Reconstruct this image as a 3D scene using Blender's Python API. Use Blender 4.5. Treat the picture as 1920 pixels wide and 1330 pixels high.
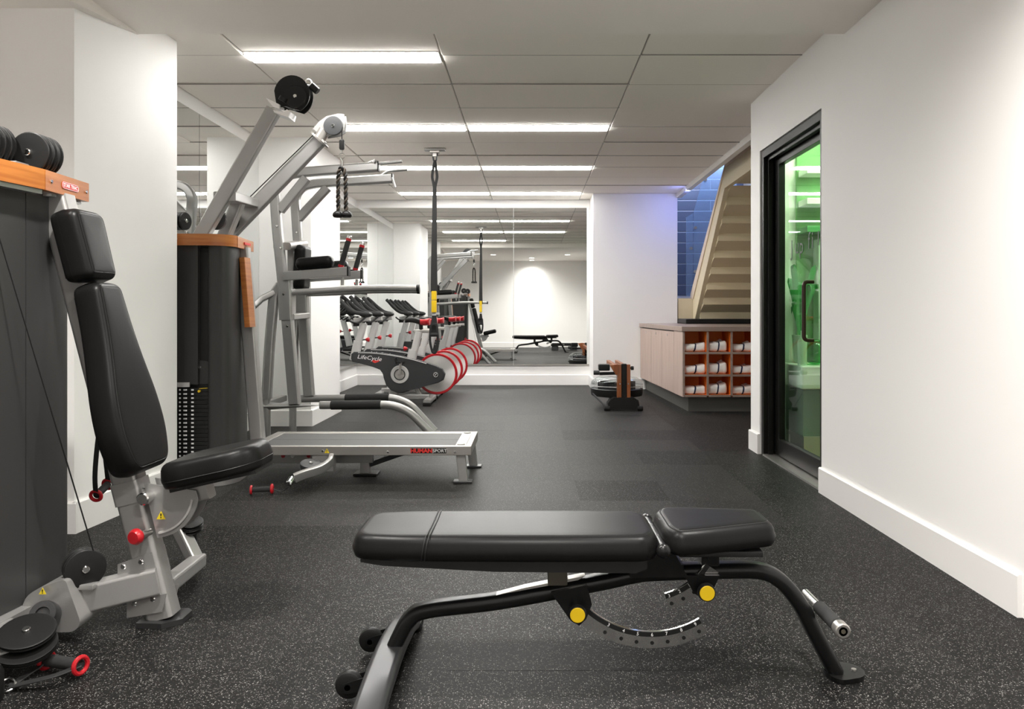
import bpy, bmesh, math, random
from mathutils import Vector, Matrix
random.seed(7)
S = bpy.context.scene
COL = S.collection
for o in list(bpy.data.objects):
    bpy.data.objects.remove(o)
PI = math.pi
FPX, VX, VY, HC = 1450.0, 997.0, 585.0, 1.03      # focal length in pixels, vanishing point, eye height

# ---------------------------------------------------------------- camera, world, exposure
cam = bpy.data.cameras.new('camera')
cam.sensor_width = 36.0
cam.lens = 36.0 * FPX / 1920.0
cam.shift_x = -(VX - 960.0) / 1920.0
cam.shift_y = -(665.0 - VY) / 1920.0
cam.clip_start = 0.05
camo = bpy.data.objects.new('camera', cam)
COL.objects.link(camo)
camo.location = (0, 0, HC)
camo.rotation_euler = (PI / 2, 0, 0)
S.camera = camo
S.view_settings.view_transform = 'Standard'
S.view_settings.look = 'None'
S.view_settings.gamma = 1.0
S.view_settings.use_curve_mapping = False
S.view_settings.exposure = 0.14
S.cycles.diffuse_bounces = 8
w = bpy.data.worlds.new('world')
S.world = w
w.use_nodes = True
w.node_tree.nodes['Background'].inputs[0].default_value = (0.9, 0.95, 1.0, 1)
w.node_tree.nodes['Background'].inputs[1].default_value = 0.15
STRIP_E, SPOT_W = 47.0, 225.0


def light(name, kind, loc, power, color, target=None, **kw):
    L = bpy.data.lights.new(name, kind)
    L.energy = power
    L.color = color
    for k, v in kw.items():
        setattr(L, k, v)
    o = bpy.data.objects.new(name, L)
    COL.objects.link(o)
    o.location = loc
    if target is not None:
        o.rotation_euler = (Vector(target) - Vector(loc)).to_track_quat('-Z', 'Y').to_euler()
    return o


# blue stairwell lamps and the green lamps of the room behind the glass door
light('stairwell_lamp', 'AREA', (2.7, 11.0, 3.45), 52, (0.50, 0.62, 1.0), (2.7, 12.0, 1.6), size=0.7)
light('cove_lamp', 'AREA', (1.955, 9.62, 2.53), 4.2, (0.22, 0.29, 1.0), (1.70, 10.3, 1.95), size=0.08)
light('green_lamp', 'POINT', (2.55, 4.9, 2.2), 34, (0.66, 1.0, 0.6), shadow_soft_size=0.15)
light('bar_lamp', 'POINT', (2.15, 5.0, 2.35), 22, (1.0, 0.93, 0.8), shadow_soft_size=0.1)


def P(px, py, d):
    return Vector(((px - VX) * d / FPX, d, HC + (VY - py) * d / FPX))


# ---------------------------------------------------------------- materials
MATS = {}


def mat(name, col, rough=0.5, metal=0.0, coat=0.0, bump=None, spec=0.5, var=None, emit=None, trans=0.0, ior=1.45):
    """bump=(scale, strength, distance); var=(scale, amount) soft colour variation"""
    m = bpy.data.materials.new(name)
    m.use_nodes = True
    nt = m.node_tree
    b = nt.nodes['Principled BSDF']
    b.inputs['Base Color'].default_value = (*col, 1)
    b.inputs['Roughness'].default_value = rough
    b.inputs['Metallic'].default_value = metal
    b.inputs['Coat Weight'].default_value = coat
    b.inputs['Coat Roughness'].default_value = 0.15
    b.inputs['Specular IOR Level'].default_value = spec
    b.inputs['Transmission Weight'].default_value = trans
    b.inputs['IOR'].default_value = ior
    if emit:
        b.inputs['Emission Color'].default_value = (*emit[0], 1)
        b.inputs['Emission Strength'].default_value = emit[1]
    tc = nt.nodes.new('ShaderNodeTexCoord')
    if var:
        n = nt.nodes.new('ShaderNodeTexNoise')
        n.inputs['Scale'].default_value = var[0]
        n.inputs['Detail'].default_value = 4
        nt.links.new(tc.outputs['Object'], n.inputs['Vector'])
        r = nt.nodes.new('ShaderNodeMapRange')
        r.inputs[1].default_value, r.inputs[2].default_value = 0.3, 0.7
        r.inputs[3].default_value, r.inputs[4].default_value = 1 - var[1], 1 + var[1]
        nt.links.new(n.outputs['Fac'], r.inputs[0])
        mx = nt.nodes.new('ShaderNodeVectorMath')
        mx.operation = 'SCALE'
        mx.inputs[0].default_value = col
        nt.links.new(r.outputs[0], mx.inputs['Scale'])
        nt.links.new(mx.outputs[0], b.inputs['Base Color'])
    if bump:
        n = nt.nodes.new('ShaderNodeTexNoise')
        n.inputs['Scale'].default_value = bump[0]
        n.inputs['Detail'].default_value = 3
        nt.links.new(tc.outputs['Object'], n.inputs['Vector'])
        bp = nt.nodes.new('ShaderNodeBump')
        bp.inputs['Strength'].default_value = bump[1]
        bp.inputs['Distance'].default_value = bump[2]
        nt.links.new(n.outputs['Fac'], bp.inputs['Height'])
        nt.links.new(bp.outputs['Normal'], b.inputs['Normal'])
    MATS[name] = m
    return m


def wood(name, c1, c2, scale=(2, 40, 40), rough=0.4, coat=0.2):
    m = mat(name, c1, rough, coat=coat)
    nt = m.node_tree
    b = nt.nodes['Principled BSDF']
    tc = nt.nodes['Texture Coordinate']
    mp = nt.nodes.new('ShaderNodeMapping')
    mp.inputs['Scale'].default_value = scale
    n = nt.nodes.new('ShaderNodeTexNoise')
    n.inputs['Scale'].default_value = 1.0
    n.inputs['Detail'].default_value = 6
    n.inputs['Distortion'].default_value = 0.6
    cr = nt.nodes.new('ShaderNodeValToRGB')
    cr.color_ramp.elements[0].position, cr.color_ramp.elements[1].position = 0.3, 0.7
    cr.color_ramp.elements[0].color = (*c1, 1)
    cr.color_ramp.elements[1].color = (*c2, 1)
    nt.links.new(tc.outputs['Object'], mp.inputs[0])
    nt.links.new(mp.outputs[0], n.inputs['Vector'])
    nt.links.new(n.outputs['Fac'], cr.inputs[0])
    nt.links.new(cr.outputs[0], b.inputs['Base Color'])
    return m


def clear(name, tint, haze=0.0, rough=0.02):
    """thin clear pane: tinted see-through plus a Fresnel gloss"""
    m = bpy.data.materials.new(name)
    m.use_nodes = True
    nt = m.node_tree
    nt.nodes.clear()
    out = nt.nodes.new('ShaderNodeOutputMaterial')
    t = nt.nodes.new('ShaderNodeBsdfTransparent')
    t.inputs[0].default_value = (*tint, 1)
    g = nt.nodes.new('ShaderNodeBsdfGlossy')
    g.inputs['Roughness'].default_value = rough
    g.inputs[0].default_value = (0.9, 0.95, 0.93, 1)
    lw = nt.nodes.new('ShaderNodeFresnel')
    lw.inputs[0].default_value = 1.45
    mx = nt.nodes.new('ShaderNodeMixShader')
    ge = nt.nodes.new('ShaderNodeNewGeometry')
    fr = nt.nodes.new('ShaderNodeMath')
    fr.operation = 'SUBTRACT'
    fr.use_clamp = True
    nt.links.new(lw.outputs[0], fr.inputs[0])
    nt.links.new(ge.outputs['Backfacing'], fr.inputs[1])
    nt.links.new(fr.outputs[0], mx.inputs[0])
    body = t
    if haze > 0:
        d = nt.nodes.new('ShaderNodeBsdfDiffuse')
        d.inputs[0].default_value = (*tint, 1)
        body = nt.nodes.new('ShaderNodeMixShader')
        body.inputs[0].default_value = haze
        nt.links.new(t.outputs[0], body.inputs[1])
        nt.links.new(d.outputs[0], body.inputs[2])
    nt.links.new(body.outputs[0], mx.inputs[1])
    nt.links.new(g.outputs[0], mx.inputs[2])
    nt.links.new(mx.outputs[0], out.inputs[0])
    MATS[name] = m
    return m


def rubber_floor(name, c1, c2, cs, spec):
    m = mat(name, (0.03, 0.03, 0.03), 0.5, spec=spec)
    nt = m.node_tree
    N, L = nt.nodes, nt.links
    b = N['Principled BSDF']
    geo = N.new('ShaderNodeNewGeometry')
    fac = None
    for sc, thr, soft in ((270, 0, 0), (175, 0, 0)):
        v = N.new('ShaderNodeTexVoronoi')
        v.inputs['Scale'].default_value = sc
        v.feature = 'F1'
        L.new(geo.outputs['Position'], v.inputs['Vector'])
        sep = N.new('ShaderNodeSeparateColor')
        L.new(v.outputs['Color'], sep.inputs[0])
        sel = N.new('ShaderNodeMath')
        sel.operation = 'GREATER_THAN'
        sel.inputs[1].default_value = 0.66
        L.new(sep.outputs[0], sel.inputs[0])
        rad = N.new('ShaderNodeMapRange')
        rad.inputs[1].default_value, rad.inputs[2].default_value = 0.24, 0.38
        rad.inputs[3].default_value, rad.inputs[4].default_value = 1, 0
        L.new(v.outputs['Distance'], rad.inputs[0])
        k = N.new('ShaderNodeMath')
        k.operation = 'MULTIPLY'
        L.new(sel.outputs[0], k.inputs[0])
        L.new(rad.outputs[0], k.inputs[1])
        br = N.new('ShaderNodeMath')
        br.operation = 'MULTIPLY'
        L.new(k.outputs[0], br.inputs[0])
        L.new(sep.outputs[1], br.inputs[1])
        if fac is None:
            fac = br
        else:
            a = N.new('ShaderNodeMath')
            a.operation = 'MAXIMUM'
            L.new(fac.outputs[0], a.inputs[0])
            L.new(br.outputs[0], a.inputs[1])
            fac = a
    oi = N.new('ShaderNodeObjectInfo')
    tv = N.new('ShaderNodeMapRange')
    tv.inputs[3].default_value, tv.inputs[4].default_value = 0.75, 1.3
    L.new(oi.outputs['Random'], tv.inputs[0])
    no = N.new('ShaderNodeTexNoise')
    no.inputs['Scale'].default_value = 60
    no.inputs['Detail'].default_value = 5
    L.new(geo.outputs['Position'], no.inputs['Vector'])
    cr = N.new('ShaderNodeMix')
    cr.data_type = 'RGBA'
    cr.inputs[6].default_value = (*c1, 1)
    cr.inputs[7].default_value = (*c2, 1)
    L.new(no.outputs['Fac'], cr.inputs[0])
    sc = N.new('ShaderNodeVectorMath')
    sc.operation = 'SCALE'
    L.new(cr.outputs[2], sc.inputs[0])
    L.new(tv.outputs[0], sc.inputs['Scale'])
    mx = N.new('ShaderNodeMix')
    mx.data_type = 'RGBA'
    mx.inputs[7].default_value = (*cs, 1)
    L.new(fac.outputs[0], mx.inputs[0])
    L.new(sc.outputs[0], mx.inputs[6])
    L.new(mx.outputs[2], b.inputs['Base Color'])
    bp = N.new('ShaderNodeBump')
    bp.inputs['Strength'].default_value = 0.35
    bp.inputs['Distance'].default_value = 0.002
    L.new(no.outputs['Fac'], bp.inputs['Height'])
    L.new(bp.outputs['Normal'], b.inputs['Normal'])
    return m


WALL = mat('wall_paint', (0.86, 0.85, 0.836), 0.6, bump=(350, 0.04, 0.001))
WALLG = WALL
TRIM = mat('trim_paint', (0.84, 0.825, 0.81), 0.35)
CEIL = mat('ceiling_paint', (0.92, 0.875, 0.825), 0.7)
TILE = mat('ceiling_tile', (0.92, 0.87, 0.81), 0.85, bump=(500, 0.1, 0.001))
GRID = mat('ceiling_grid', (0.42, 0.40, 0.37), 0.5)
GRIDB = mat('ceiling_grid_bar', (0.30, 0.285, 0.26), 0.5)
RUB = rubber_floor('speckled_rubber', (0.004, 0.0039, 0.0039), (0.012, 0.0115, 0.011), (0.31, 0.30, 0.285), 0.10)
RUBW = rubber_floor('worn_rubber', (0.009, 0.0088, 0.0085), (0.024, 0.0228, 0.0218), (0.24, 0.23, 0.22), 0.13)
SUB = mat('subfloor', (0.012, 0.012, 0.012), 0.8)
VINYL = mat('black_vinyl', (0.0075, 0.0073, 0.0073), 0.36, bump=(420, 0.08, 0.0012), spec=0.15)
PIPE = mat('black_seam', (0.004, 0.004, 0.004), 0.5)
BOARD = mat('black_board', (0.008, 0.008, 0.008), 0.5)
SILV = mat('silver_paint', (0.37, 0.364, 0.355), 0.34, metal=0.55, var=(6, 0.04))
GUN = mat('gunmetal', (0.085, 0.085, 0.088), 0.30, metal=0.75)
GBLK = mat('black_frame_paint', (0.007, 0.007, 0.0072), 0.28, spec=0.35)
BLK = mat('black_plastic', (0.008, 0.008, 0.008), 0.42, spec=0.35)
FOAM = mat('black_foam', (0.02, 0.02, 0.02), 0.85, bump=(300, 0.2, 0.001))
CHR = mat('chrome', (0.80, 0.80, 0.79), 0.13, metal=1.0)
STEEL = mat('brushed_steel', (0.52, 0.50, 0.475), 0.34, metal=0.9)
SHRD = mat('charcoal_shroud', (0.035, 0.0345, 0.034), 0.45, var=(2, 0.06), spec=0.35)
DARKG = mat('charcoal_plastic', (0.030, 0.031, 0.033), 0.45)
VOID = mat('dark_recess', (0.003, 0.003, 0.003), 0.6)
ORWOOD = wood('orange_wood', (0.33, 0.098, 0.017), (0.47, 0.172, 0.036), (3, 3, 60))
ROWWOOD = wood('rower_wood', (0.20, 0.055, 0.015), (0.31, 0.10, 0.028), (40, 40, 3))
LAMWOOD = wood('pale_laminate', (0.37, 0.275, 0.235), (0.45, 0.345, 0.30), (25, 25, 2), 0.5, 0.0)
TOPWOOD = wood('counter_and_shaded_edge_laminate', (0.25, 0.185, 0.155), (0.33, 0.25, 0.215), (3, 30, 30), 0.4, 0.1)
CUBBY = mat('orange_lining', (0.80, 0.19, 0.018), 0.5)
KICK = mat('kick_plinth', (0.075, 0.072, 0.065), 0.5)
RED = mat('red_plastic', (0.40, 0.010, 0.016), 0.32)
YEL = mat('yellow_plastic', (0.66, 0.44, 0.008), 0.4)
YELS = mat('yellow_sticker', (0.72, 0.55, 0.02), 0.5)
WHT = mat('white_print', (0.8, 0.8, 0.8), 0.5)
REDP = mat('red_print', (0.6, 0.03, 0.025), 0.5)
TOWEL = mat('white_towel', (0.93, 0.915, 0.895), 0.95, bump=(260, 0.7, 0.004))
NAVY = mat('navy_stripe', (0.018, 0.022, 0.06), 0.9, bump=(260, 0.6, 0.003))
WEB = mat('black_webbing', (0.013, 0.013, 0.013), 0.75, bump=(500, 0.3, 0.001))
ROPE = mat('brown_black_rope', (0.05, 0.038, 0.028), 0.8)
LGREY = mat('light_grey_plastic', (0.46, 0.45, 0.44), 0.4)
STAIR = mat('beige_stair_paint', (0.64, 0.56, 0.385), 0.5)
STAIRT = mat('beige_stair_edge', (0.66, 0.54, 0.40), 0.45)
BTILE = mat('slate_blue_tile', (0.06, 0.068, 0.10), 0.3)
GROUT = mat('pale_grout', (0.62, 0.62, 0.66), 0.8)
BGLASS = clear('blue_tinted_glass', (0.74, 0.86, 0.97), haze=0.16)
DGLASS = clear('door_glass', (0.80, 0.90, 0.83))
PCARB = clear('clear_tank', (0.80, 0.82, 0.83), rough=0.04)
BLKFR = mat('black_door_frame', (0.006, 0.0057, 0.0054), 0.36, spec=0.25)
BRONZE = mat('dark_bronze', (0.05, 0.03, 0.022), 0.35, metal=0.5)
MIR = mat('mirror_silver', (0.84, 0.855, 0.845), 0.0, metal=1.0)
MEDGE = mat('mirror_edge', (0.55, 0.60, 0.57), 0.3)
DIFF = mat('lamp_diffuser', (1, 1, 1), 0.5, emit=((1.0, 0.98, 0.945), STRIP_E))
SPOTM = mat('downlight_lens', (1, 1, 1), 0.5, emit=((1.0, 0.95, 0.88), 14))
GREENW = mat('green_wall', (0.16, 0.38, 0.13), 0.5, var=(3, 0.35))
PALEG = mat('pale_green_panel', (0.50, 0.66, 0.50), 0.4)
DKGREEN = mat('dark_green_leaf', (0.06, 0.32, 0.09), 0.45)
GRGREY = mat('green_grey_front', (0.16, 0.22, 0.17), 0.4)
BEIGE = mat('beige_wall', (0.42, 0.37, 0.30), 0.6)
TAN = mat('tan_floor', (0.42, 0.30, 0.17), 0.4)
OLIVE = mat('olive_bracket', (0.07, 0.062, 0.045), 0.45)
WATER = mat('dark_water', (0.02, 0.022, 0.025), 0.08)
FLYW = mat('flywheel_steel', (0.80, 0.79, 0.77), 0.32, metal=0.9)
nt_ = FLYW.node_tree
tg_ = nt_.nodes.new('ShaderNodeTangent')
tg_.direction_type = 'RADIAL'
tg_.axis = 'Y'
nt_.links.new(tg_.outputs[0], nt_.nodes['Principled BSDF'].inputs['Tangent'])
nt_.nodes['Principled BSDF'].inputs['Anisotropic'].default_value = 0.85
FROST = mat('frosted_letters', (0.10, 0.115, 0.105), 0.6)


# ---------------------------------------------------------------- mesh builder
def circle(r, n=10, r2=None):
    r2 = r if r2 is None else r2
    return [(r * math.cos(2 * PI * i / n), r2 * math.sin(2 * PI * i / n)) for i in range(n)]


def rrect(w, h, r, n=3):
    out = []
    for cx, cy, a in ((w / 2 - r, h / 2 - r, 0), (-w / 2 + r, h / 2 - r, PI / 2), (-w / 2 + r, -h / 2 + r, PI), (w / 2 - r, -h / 2 + r, 1.5 * PI)):
        for i in range(n + 1):
            t = a + PI / 2 * i / n
            out.append((cx + r * math.cos(t), cy + r * math.sin(t)))
    return out


def crom(pts, n=6, closed=False):
    """Catmull-Rom through points"""
    p = [Vector(q) for q in pts]
    out = []
    m = len(p)
    for i in range(m if closed else m - 1):
        if closed:
            a, b, c, d = p[(i - 1) % m], p[i], p[(i + 1) % m], p[(i + 2) % m]
        else:
            a, b, c, d = p[max(i - 1, 0)], p[i], p[i + 1], p[min(i + 2, m - 1)]
        for k in range(n):
            t = k / n
            out.append(0.5 * ((2 * b) + (c - a) * t + (2 * a - 5 * b + 4 * c - d) * t * t + (3 * b - a - 3 * c + d) * t ** 3))
    if not closed:
        out.append(p[-1])
    return out


def fillet(pts, r, n=6, closed=False):
    p = [Vector(q) for q in pts]
    m = len(p)
    out = []
    for i in range(m):
        if not closed and i in (0, m - 1):
            out.append(p[i])
            continue
        a, b, c = p[(i - 1) % m], p[i], p[(i + 1) % m]
        rr = r[i] if isinstance(r, (list, tuple)) else r
        u, v = (a - b), (c - b)
        lu, lv = u.length, v.length
        u.normalize(); v.normalize()
        k = min(rr, lu * 0.48, lv * 0.48)
        s, e = b + u * k, b + v * k
        for j in range(n + 1):
            t = j / n
            out.append((1 - t) ** 2 * s + 2 * t * (1 - t) * b + t * t * e)
    return out


class B:
    def __init__(self):
        self.bm = bmesh.new()

    def poly(self, vs, fs):
        v = [self.bm.verts.new(q) for q in vs]
        for f in fs:
            try:
                self.bm.faces.new([v[i] for i in f])
            except ValueError:
                pass
        return v

    def box(self, lo, hi, bev=0.0, seg=2, M=None):
        lo, hi = Vector(lo), Vector(hi)
        r = bmesh.ops.create_cube(self.bm, size=1.0)['verts']
        c, s = (lo + hi) / 2, hi - lo
        for v in r:
            v.co = Vector((v.co.x * s.x, v.co.y * s.y, v.co.z * s.z)) + c
        if bev > 0:
            es = list({e for v in r for e in v.link_edges})
            res = bmesh.ops.bevel(self.bm, geom=es, offset=bev, segments=seg, profile=0.5, affect='EDGES')
            r = list({v for f in res['faces'] for v in f.verts})
        if M is not None:
            bmesh.ops.transform(self.bm, matrix=M, verts=r)
        return self

    def sweep(self, path, sec, closed=False, up=None, caps=True, scale=None):
        p = [Vector(q) for q in path]
        n = len(p)
        m = len(sec)
        rings = []
        t0 = (p[1] - p[0]).normalized()
        up = Vector(up) if up else (Vector((0, 0, 1)) if abs(t0.z) < 0.9 else Vector((0, 1, 0)))
        x = t0.cross(up).normalized()
        for i in range(n):
            if closed:
                t = (p[(i + 1) % n] - p[(i - 1) % n]).normalized()
            elif i == 0:
                t = t0
            elif i == n - 1:
                t = (p[-1] - p[-2]).normalized()
            else:
                t = ((p[i + 1] - p[i]).normalized() + (p[i] - p[i - 1]).normalized()).normalized()
            x = (x - t * x.dot(t)).normalized()
            y = x.cross(t).normalized()
            k = scale[i] if scale else 1.0
            st = 1.0
            if 0 < i < n - 1 and not closed:
                cs = (p[i + 1] - p[i]).normalized().dot((p[i] - p[i - 1]).normalized())
                st = 1.0
            rings.append([self.bm.verts.new(p[i] + x * (a * k * st) + y * (b * k * st)) for a, b in sec])
        for i in range(n if closed else n - 1):
            r0, r1 = rings[i], rings[(i + 1) % n]
            for j in range(m):
                self.bm.faces.new((r0[j], r0[(j + 1) % m], r1[(j + 1) % m], r1[j]))
        if caps and not closed:
            self.bm.faces.new(rings[0][::-1])
            self.bm.faces.new(rings[-1])
        return self

    def tube(self, path, r, n=10, **k):
        return self.sweep(path, circle(r, n), **k)

    def bar(self, p0, p1, w, h, r=0.006, up=None):
        return self.sweep([p0, p1], rrect(w, h, r, 2), up=up)

    def cyl(self, p0, p1, r, n=20, r2=None, ch=0.0):
        p0, p1 = Vector(p0), Vector(p1)
        L = (p1 - p0).length
        r2 = r if r2 is None else r2
        if ch > 0:
            return self.lathe([(0, 0), (r - ch, 0), (r, ch), (r2, L - ch), (r2 - ch, L), (0, L)], p0, p1 - p0, n)
        return self.lathe([(0, 0), (r, 0), (r2, L), (0, L)], p0, p1 - p0, n)

    def lathe(self, prof, origin, axis, n=24):
        o = Vector(origin)
        a = Vector(axis).normalized()
        u = a.orthogonal().normalized()
        v = a.cross(u)
        rings = []
        for r, z in prof:
            if r <= 1e-6:
                rings.append([self.bm.verts.new(o + a * z)])
            else:
                rings.append([self.bm.verts.new(o + a * z + (u * math.cos(2 * PI * i / n) + v * math.sin(2 * PI * i / n)) * r) for i in range(n)])
        for A, C in zip(rings, rings[1:]):
            for i in range(n):
                j = (i + 1) % n
                if len(A) == 1 and len(C) == 1:
                    continue
                if len(A) == 1:
                    self.bm.faces.new((A[0], C[j], C[i]))
                elif len(C) == 1:
                    self.bm.faces.new((A[i], A[j], C[0]))
                else:
                    self.bm.faces.new((A[i], A[j], C[j], C[i]))
        return self

    def prism(self, pts, ext):
        p = [Vector(q) for q in pts]
        e = Vector(ext)
        a = [self.bm.verts.new(q) for q in p]
        b = [self.bm.verts.new(q + e) for q in p]
        n = len(p)
        self.bm.faces.new(a[::-1])
        self.bm.faces.new(b)
        for i in range(n):
            self.bm.faces.new((a[i], a[(i + 1) % n], b[(i + 1) % n], b[i]))
        return self

    def torus(self, c, axis, R, r, n=36, m=8):
        a = Vector(axis).normalized()
        u = a.orthogonal().normalized()
        v = a.cross(u)
        path = [Vector(c) + (u * math.cos(2 * PI * i / n) + v * math.sin(2 * PI * i / n)) * R for i in range(n)]
        return self.sweep(path, circle(r, m), closed=True, up=a)

    def ball(self, c, r, sc=(1, 1, 1), n=14, M=None):
        s = bmesh.ops.create_uvsphere(self.bm, u_segments=n, v_segments=max(6, n // 2), radius=r)['verts']
        for v in s:
            v.co = Vector((v.co.x * sc[0], v.co.y * sc[1], v.co.z * sc[2]))
            if M is not None:
                v.co = M @ v.co
            v.co += Vector(c)
        return self

    def pad(self, outline, t, M, e=0.03, crown=0.006, e2=0.012, bulge=0.004):
        """upholstered pad: 2-D outline (dense, rounded) lofted with a rounded rim and a slightly crowned face"""
        o = [Vector((q[0], q[1])) for q in outline]
        n = len(o)
        area = sum(o[i].x * o[(i + 1) % n].y - o[(i + 1) % n].x * o[i].y for i in range(n))
        if area < 0:
            o.reverse()
        nr = []
        for i in range(n):
            tg = (o[(i + 1) % n] - o[(i - 1) % n]).normalized()
            nr.append(Vector((tg.y, -tg.x)))
        prof = [(-e2, 0.0), (-e2 * 0.3, e2 * 0.3), (0, e2)]
        prof += [(bulge, (e2 + t - e) / 2)]
        for k in range(6):
            a = PI / 2 * k / 5
            prof.append((-e + e * math.cos(a), t - e + e * math.sin(a)))
        rings = [[(o[i] + nr[i] * d, z) for i in range(n)] for d, z in prof]
        last = [q for q, z in rings[-1]]
        c = sum(last, Vector((0, 0))) / n
        for s in (0.8, 0.5, 0.2):
            rings.append([(c + (q - c) * s, t + crown * (1 - s * s)) for q in last])
        vr = [[self.bm.verts.new(M @ Vector((q.x, q.y, z))) for q, z in r] for r in rings]
        for A, C in zip(vr, vr[1:]):
            for i in range(n):
                j = (i + 1) % n
                self.bm.faces.new((A[i], A[j], C[j], C[i]))
        self.bm.faces.new(vr[0][::-1])
        self.bm.faces.new(vr[-1])
        return self

    def end(self, name, m, parent=None, ang=40, smooth=True, kind=None, label=None):
        bm = self.bm
        bmesh.ops.recalc_face_normals(bm, faces=bm.faces)
        off = Vector((0, 0, 0))
        q = parent
        while q is not None:
            off += q.location
            q = q.parent
        if parent is None:
            xs = [v.co for v in bm.verts]
            off = Vector((sum(v.x for v in xs) / len(xs), sum(v.y for v in xs) / len(xs), min(v.z for v in xs)))
        for v in bm.verts:
            v.co -= off
        me = bpy.data.meshes.new(name)
        bm.to_mesh(me)
        bm.free()
        me.materials.append(m)
        if smooth:
            for f in me.polygons:
                f.use_smooth = True
            me.set_sharp_from_angle(angle=math.radians(ang))
        o = bpy.data.objects.new(name, me)
        if smooth:
            wn = o.modifiers.new('weighted', 'WEIGHTED_NORMAL')
            wn.keep_sharp = True
            wn.weight = 60
        COL.objects.link(o)
        if parent is None:
            o.location = off
        else:
            o.parent = parent
        if kind:
            o['kind'] = kind
        if label:
            o['label'] = label
        return o


def pad_ring(outline, M, inset, z):
    o = [Vector((q[0], q[1])) for q in outline]
    n = len(o)
    area = sum(o[i].x * o[(i + 1) % n].y - o[(i + 1) % n].x * o[i].y for i in range(n))
    if area < 0:
        o.reverse()
    out = []
    for i in range(n):
        tg = (o[(i + 1) % n] - o[(i - 1) % n]).normalized()
        q = o[i] + Vector((tg.y, -tg.x)) * (-inset)
        out.append(M @ Vector((q.x, q.y, z)))
    return out


def tag(o, label, cat, group=None):
    o['label'] = label
    o['category'] = cat
    if group:
        o['group'] = group
    return o


def thing(name, loc, label, cat, group=None):
    o = bpy.data.objects.new(name, None)
    o.empty_display_size = 0.1
    COL.objects.link(o)
    o.location = loc
    return tag(o, label, cat, group)


def copy_tree(o, parent=None):
    c = o.copy()
    COL.objects.link(c)
    c.parent = parent
    for ch in list(o.children):
        copy_tree(ch, c)
    return c


def text(body, size, loc, M, m, parent, name='lettering', ext=0.0006, shear=0.0, xs=1.0, bold=0.0, label=None):
    cu = bpy.data.curves.new(name, 'FONT')
    cu.body = body
    cu.size = size
    cu.extrude = ext
    cu.shear = shear
    cu.offset = bold
    cu.align_x = 'CENTER'
    cu.align_y = 'CENTER'
    cu.resolution_u = 3
    t = bpy.data.objects.new('tmp', cu)
    COL.objects.link(t)
    dg = bpy.context.evaluated_depsgraph_get()
    me = bpy.data.meshes.new_from_object(t.evaluated_get(dg))
    bpy.data.objects.remove(t)
    off = Vector((0, 0, 0))
    q = parent
    while q is not None:
        off += q.location
        q = q.parent
    T = Matrix.Translation(Vector(loc) - off) @ M.to_4x4() @ Matrix.Diagonal((xs, 1, 1, 1))
    me.transform(T)
    me.name = name
    me.materials.clear()
    me.materials.append(m)
    o = bpy.data.objects.new(name, me)
    COL.objects.link(o)
    o.parent = parent
    if label:
        o['label'] = label
    return o


FRONT = Matrix(((1, 0, 0), (0, 0, -1), (0, 1, 0)))        # text plane facing the camera (-y)


def basis(x, y, z, o):
    x, y, z, o = Vector(x), Vector(y), Vector(z), Vector(o)
    return Matrix(((x.x, y.x, z.x, o.x), (x.y, y.y, z.y, o.y), (x.z, y.z, z.z, o.z), (0, 0, 0, 1)))


def mb(*boxes, bev=0.0):
    b = B()
    for lo, hi in boxes:
        b.box(lo, hi, bev)
    return b


def pulley(c, axis, r, w, parent, name='pulley', m=None, flanges=2, hub=True):
    """grooved wheel with a bright axle bolt as sub-part"""
    a = Vector(axis).normalized()
    c = Vector(c)
    b = B()
    prof = [(0, -w / 2)]
    seg = w / flanges
    for k in range(flanges):
        z0 = -w / 2 + seg * k
        prof += [(r * 0.93, z0), (r, z0 + seg * 0.12), (r, z0 + seg * 0.28), (r * (0.88 if flanges == 1 else 0.74), z0 + seg * 0.5), (r, z0 + seg * 0.72), (r, z0 + seg * 0.88), (r * 0.93, z0 + seg)]
    prof += [(0, w / 2)]
    b.lathe(prof, c, a, 32)
    o = b.end(name, m or BLK, parent)
    if hub:
        h = B()
        h.cyl(c - a * (w / 2 + 0.008), c + a * (w / 2 + 0.008), min(0.011, r * 0.2), 10, ch=0.002)
        h.end('axle_bolt', CHR, o)
    return o

# ================================================================= SETTING
XL, XR, YB, ZC, ZS = -2.47, 1.652, 10.9, 2.601, 2.50
K = 'structure'
fl = mb(((-3.1, -0.75, -0.06), (3.5, 12.6, -0.012))).end('floor', SUB, kind=K)
# half-metre interlocking rubber tiles, one object each, sharing one mesh
tmesh = {}
for iy in range(-11, 14):
    for ix in range(-6, 6):
        x, y = -0.24 + 0.5 * ix, 4.72 + 0.5 * iy
        if x > 1.3 and 3.8 < y < 5.6 or x > 1.75 and y < 5.3 or y > 10.8 or x < -2.8 and y > 3.3:
            continue
        worn = y > 3.6 and (-1.3 < x < 0.2 or (-1.8 < x < 0.8 and y > 6.6) or (x < 0.8 and random.random() < 0.3))
        if worn not in tmesh:
            b = B()
            b.box((-0.24985, -0.24985, -0.012), (0.24985, 0.24985, 0))
            me = tmesh[worn] = bpy.data.meshes.new('rubber_tile')
            b.bm.to_mesh(me)
            b.bm.free()
            me.materials.append(RUBW if worn else RUB)
        bb = bpy.data.objects.new('rubber_tile', tmesh[worn])
        COL.objects.link(bb)
        bb.parent = fl
        bb.location = Vector((x + 0.25, y + 0.25, random.uniform(-0.0006, 0))) - fl.location
mb(((1.68, 3.9, -0.011), (3.5, 5.72, 0.0))).end('floor_bar', TAN, kind=K)

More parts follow.
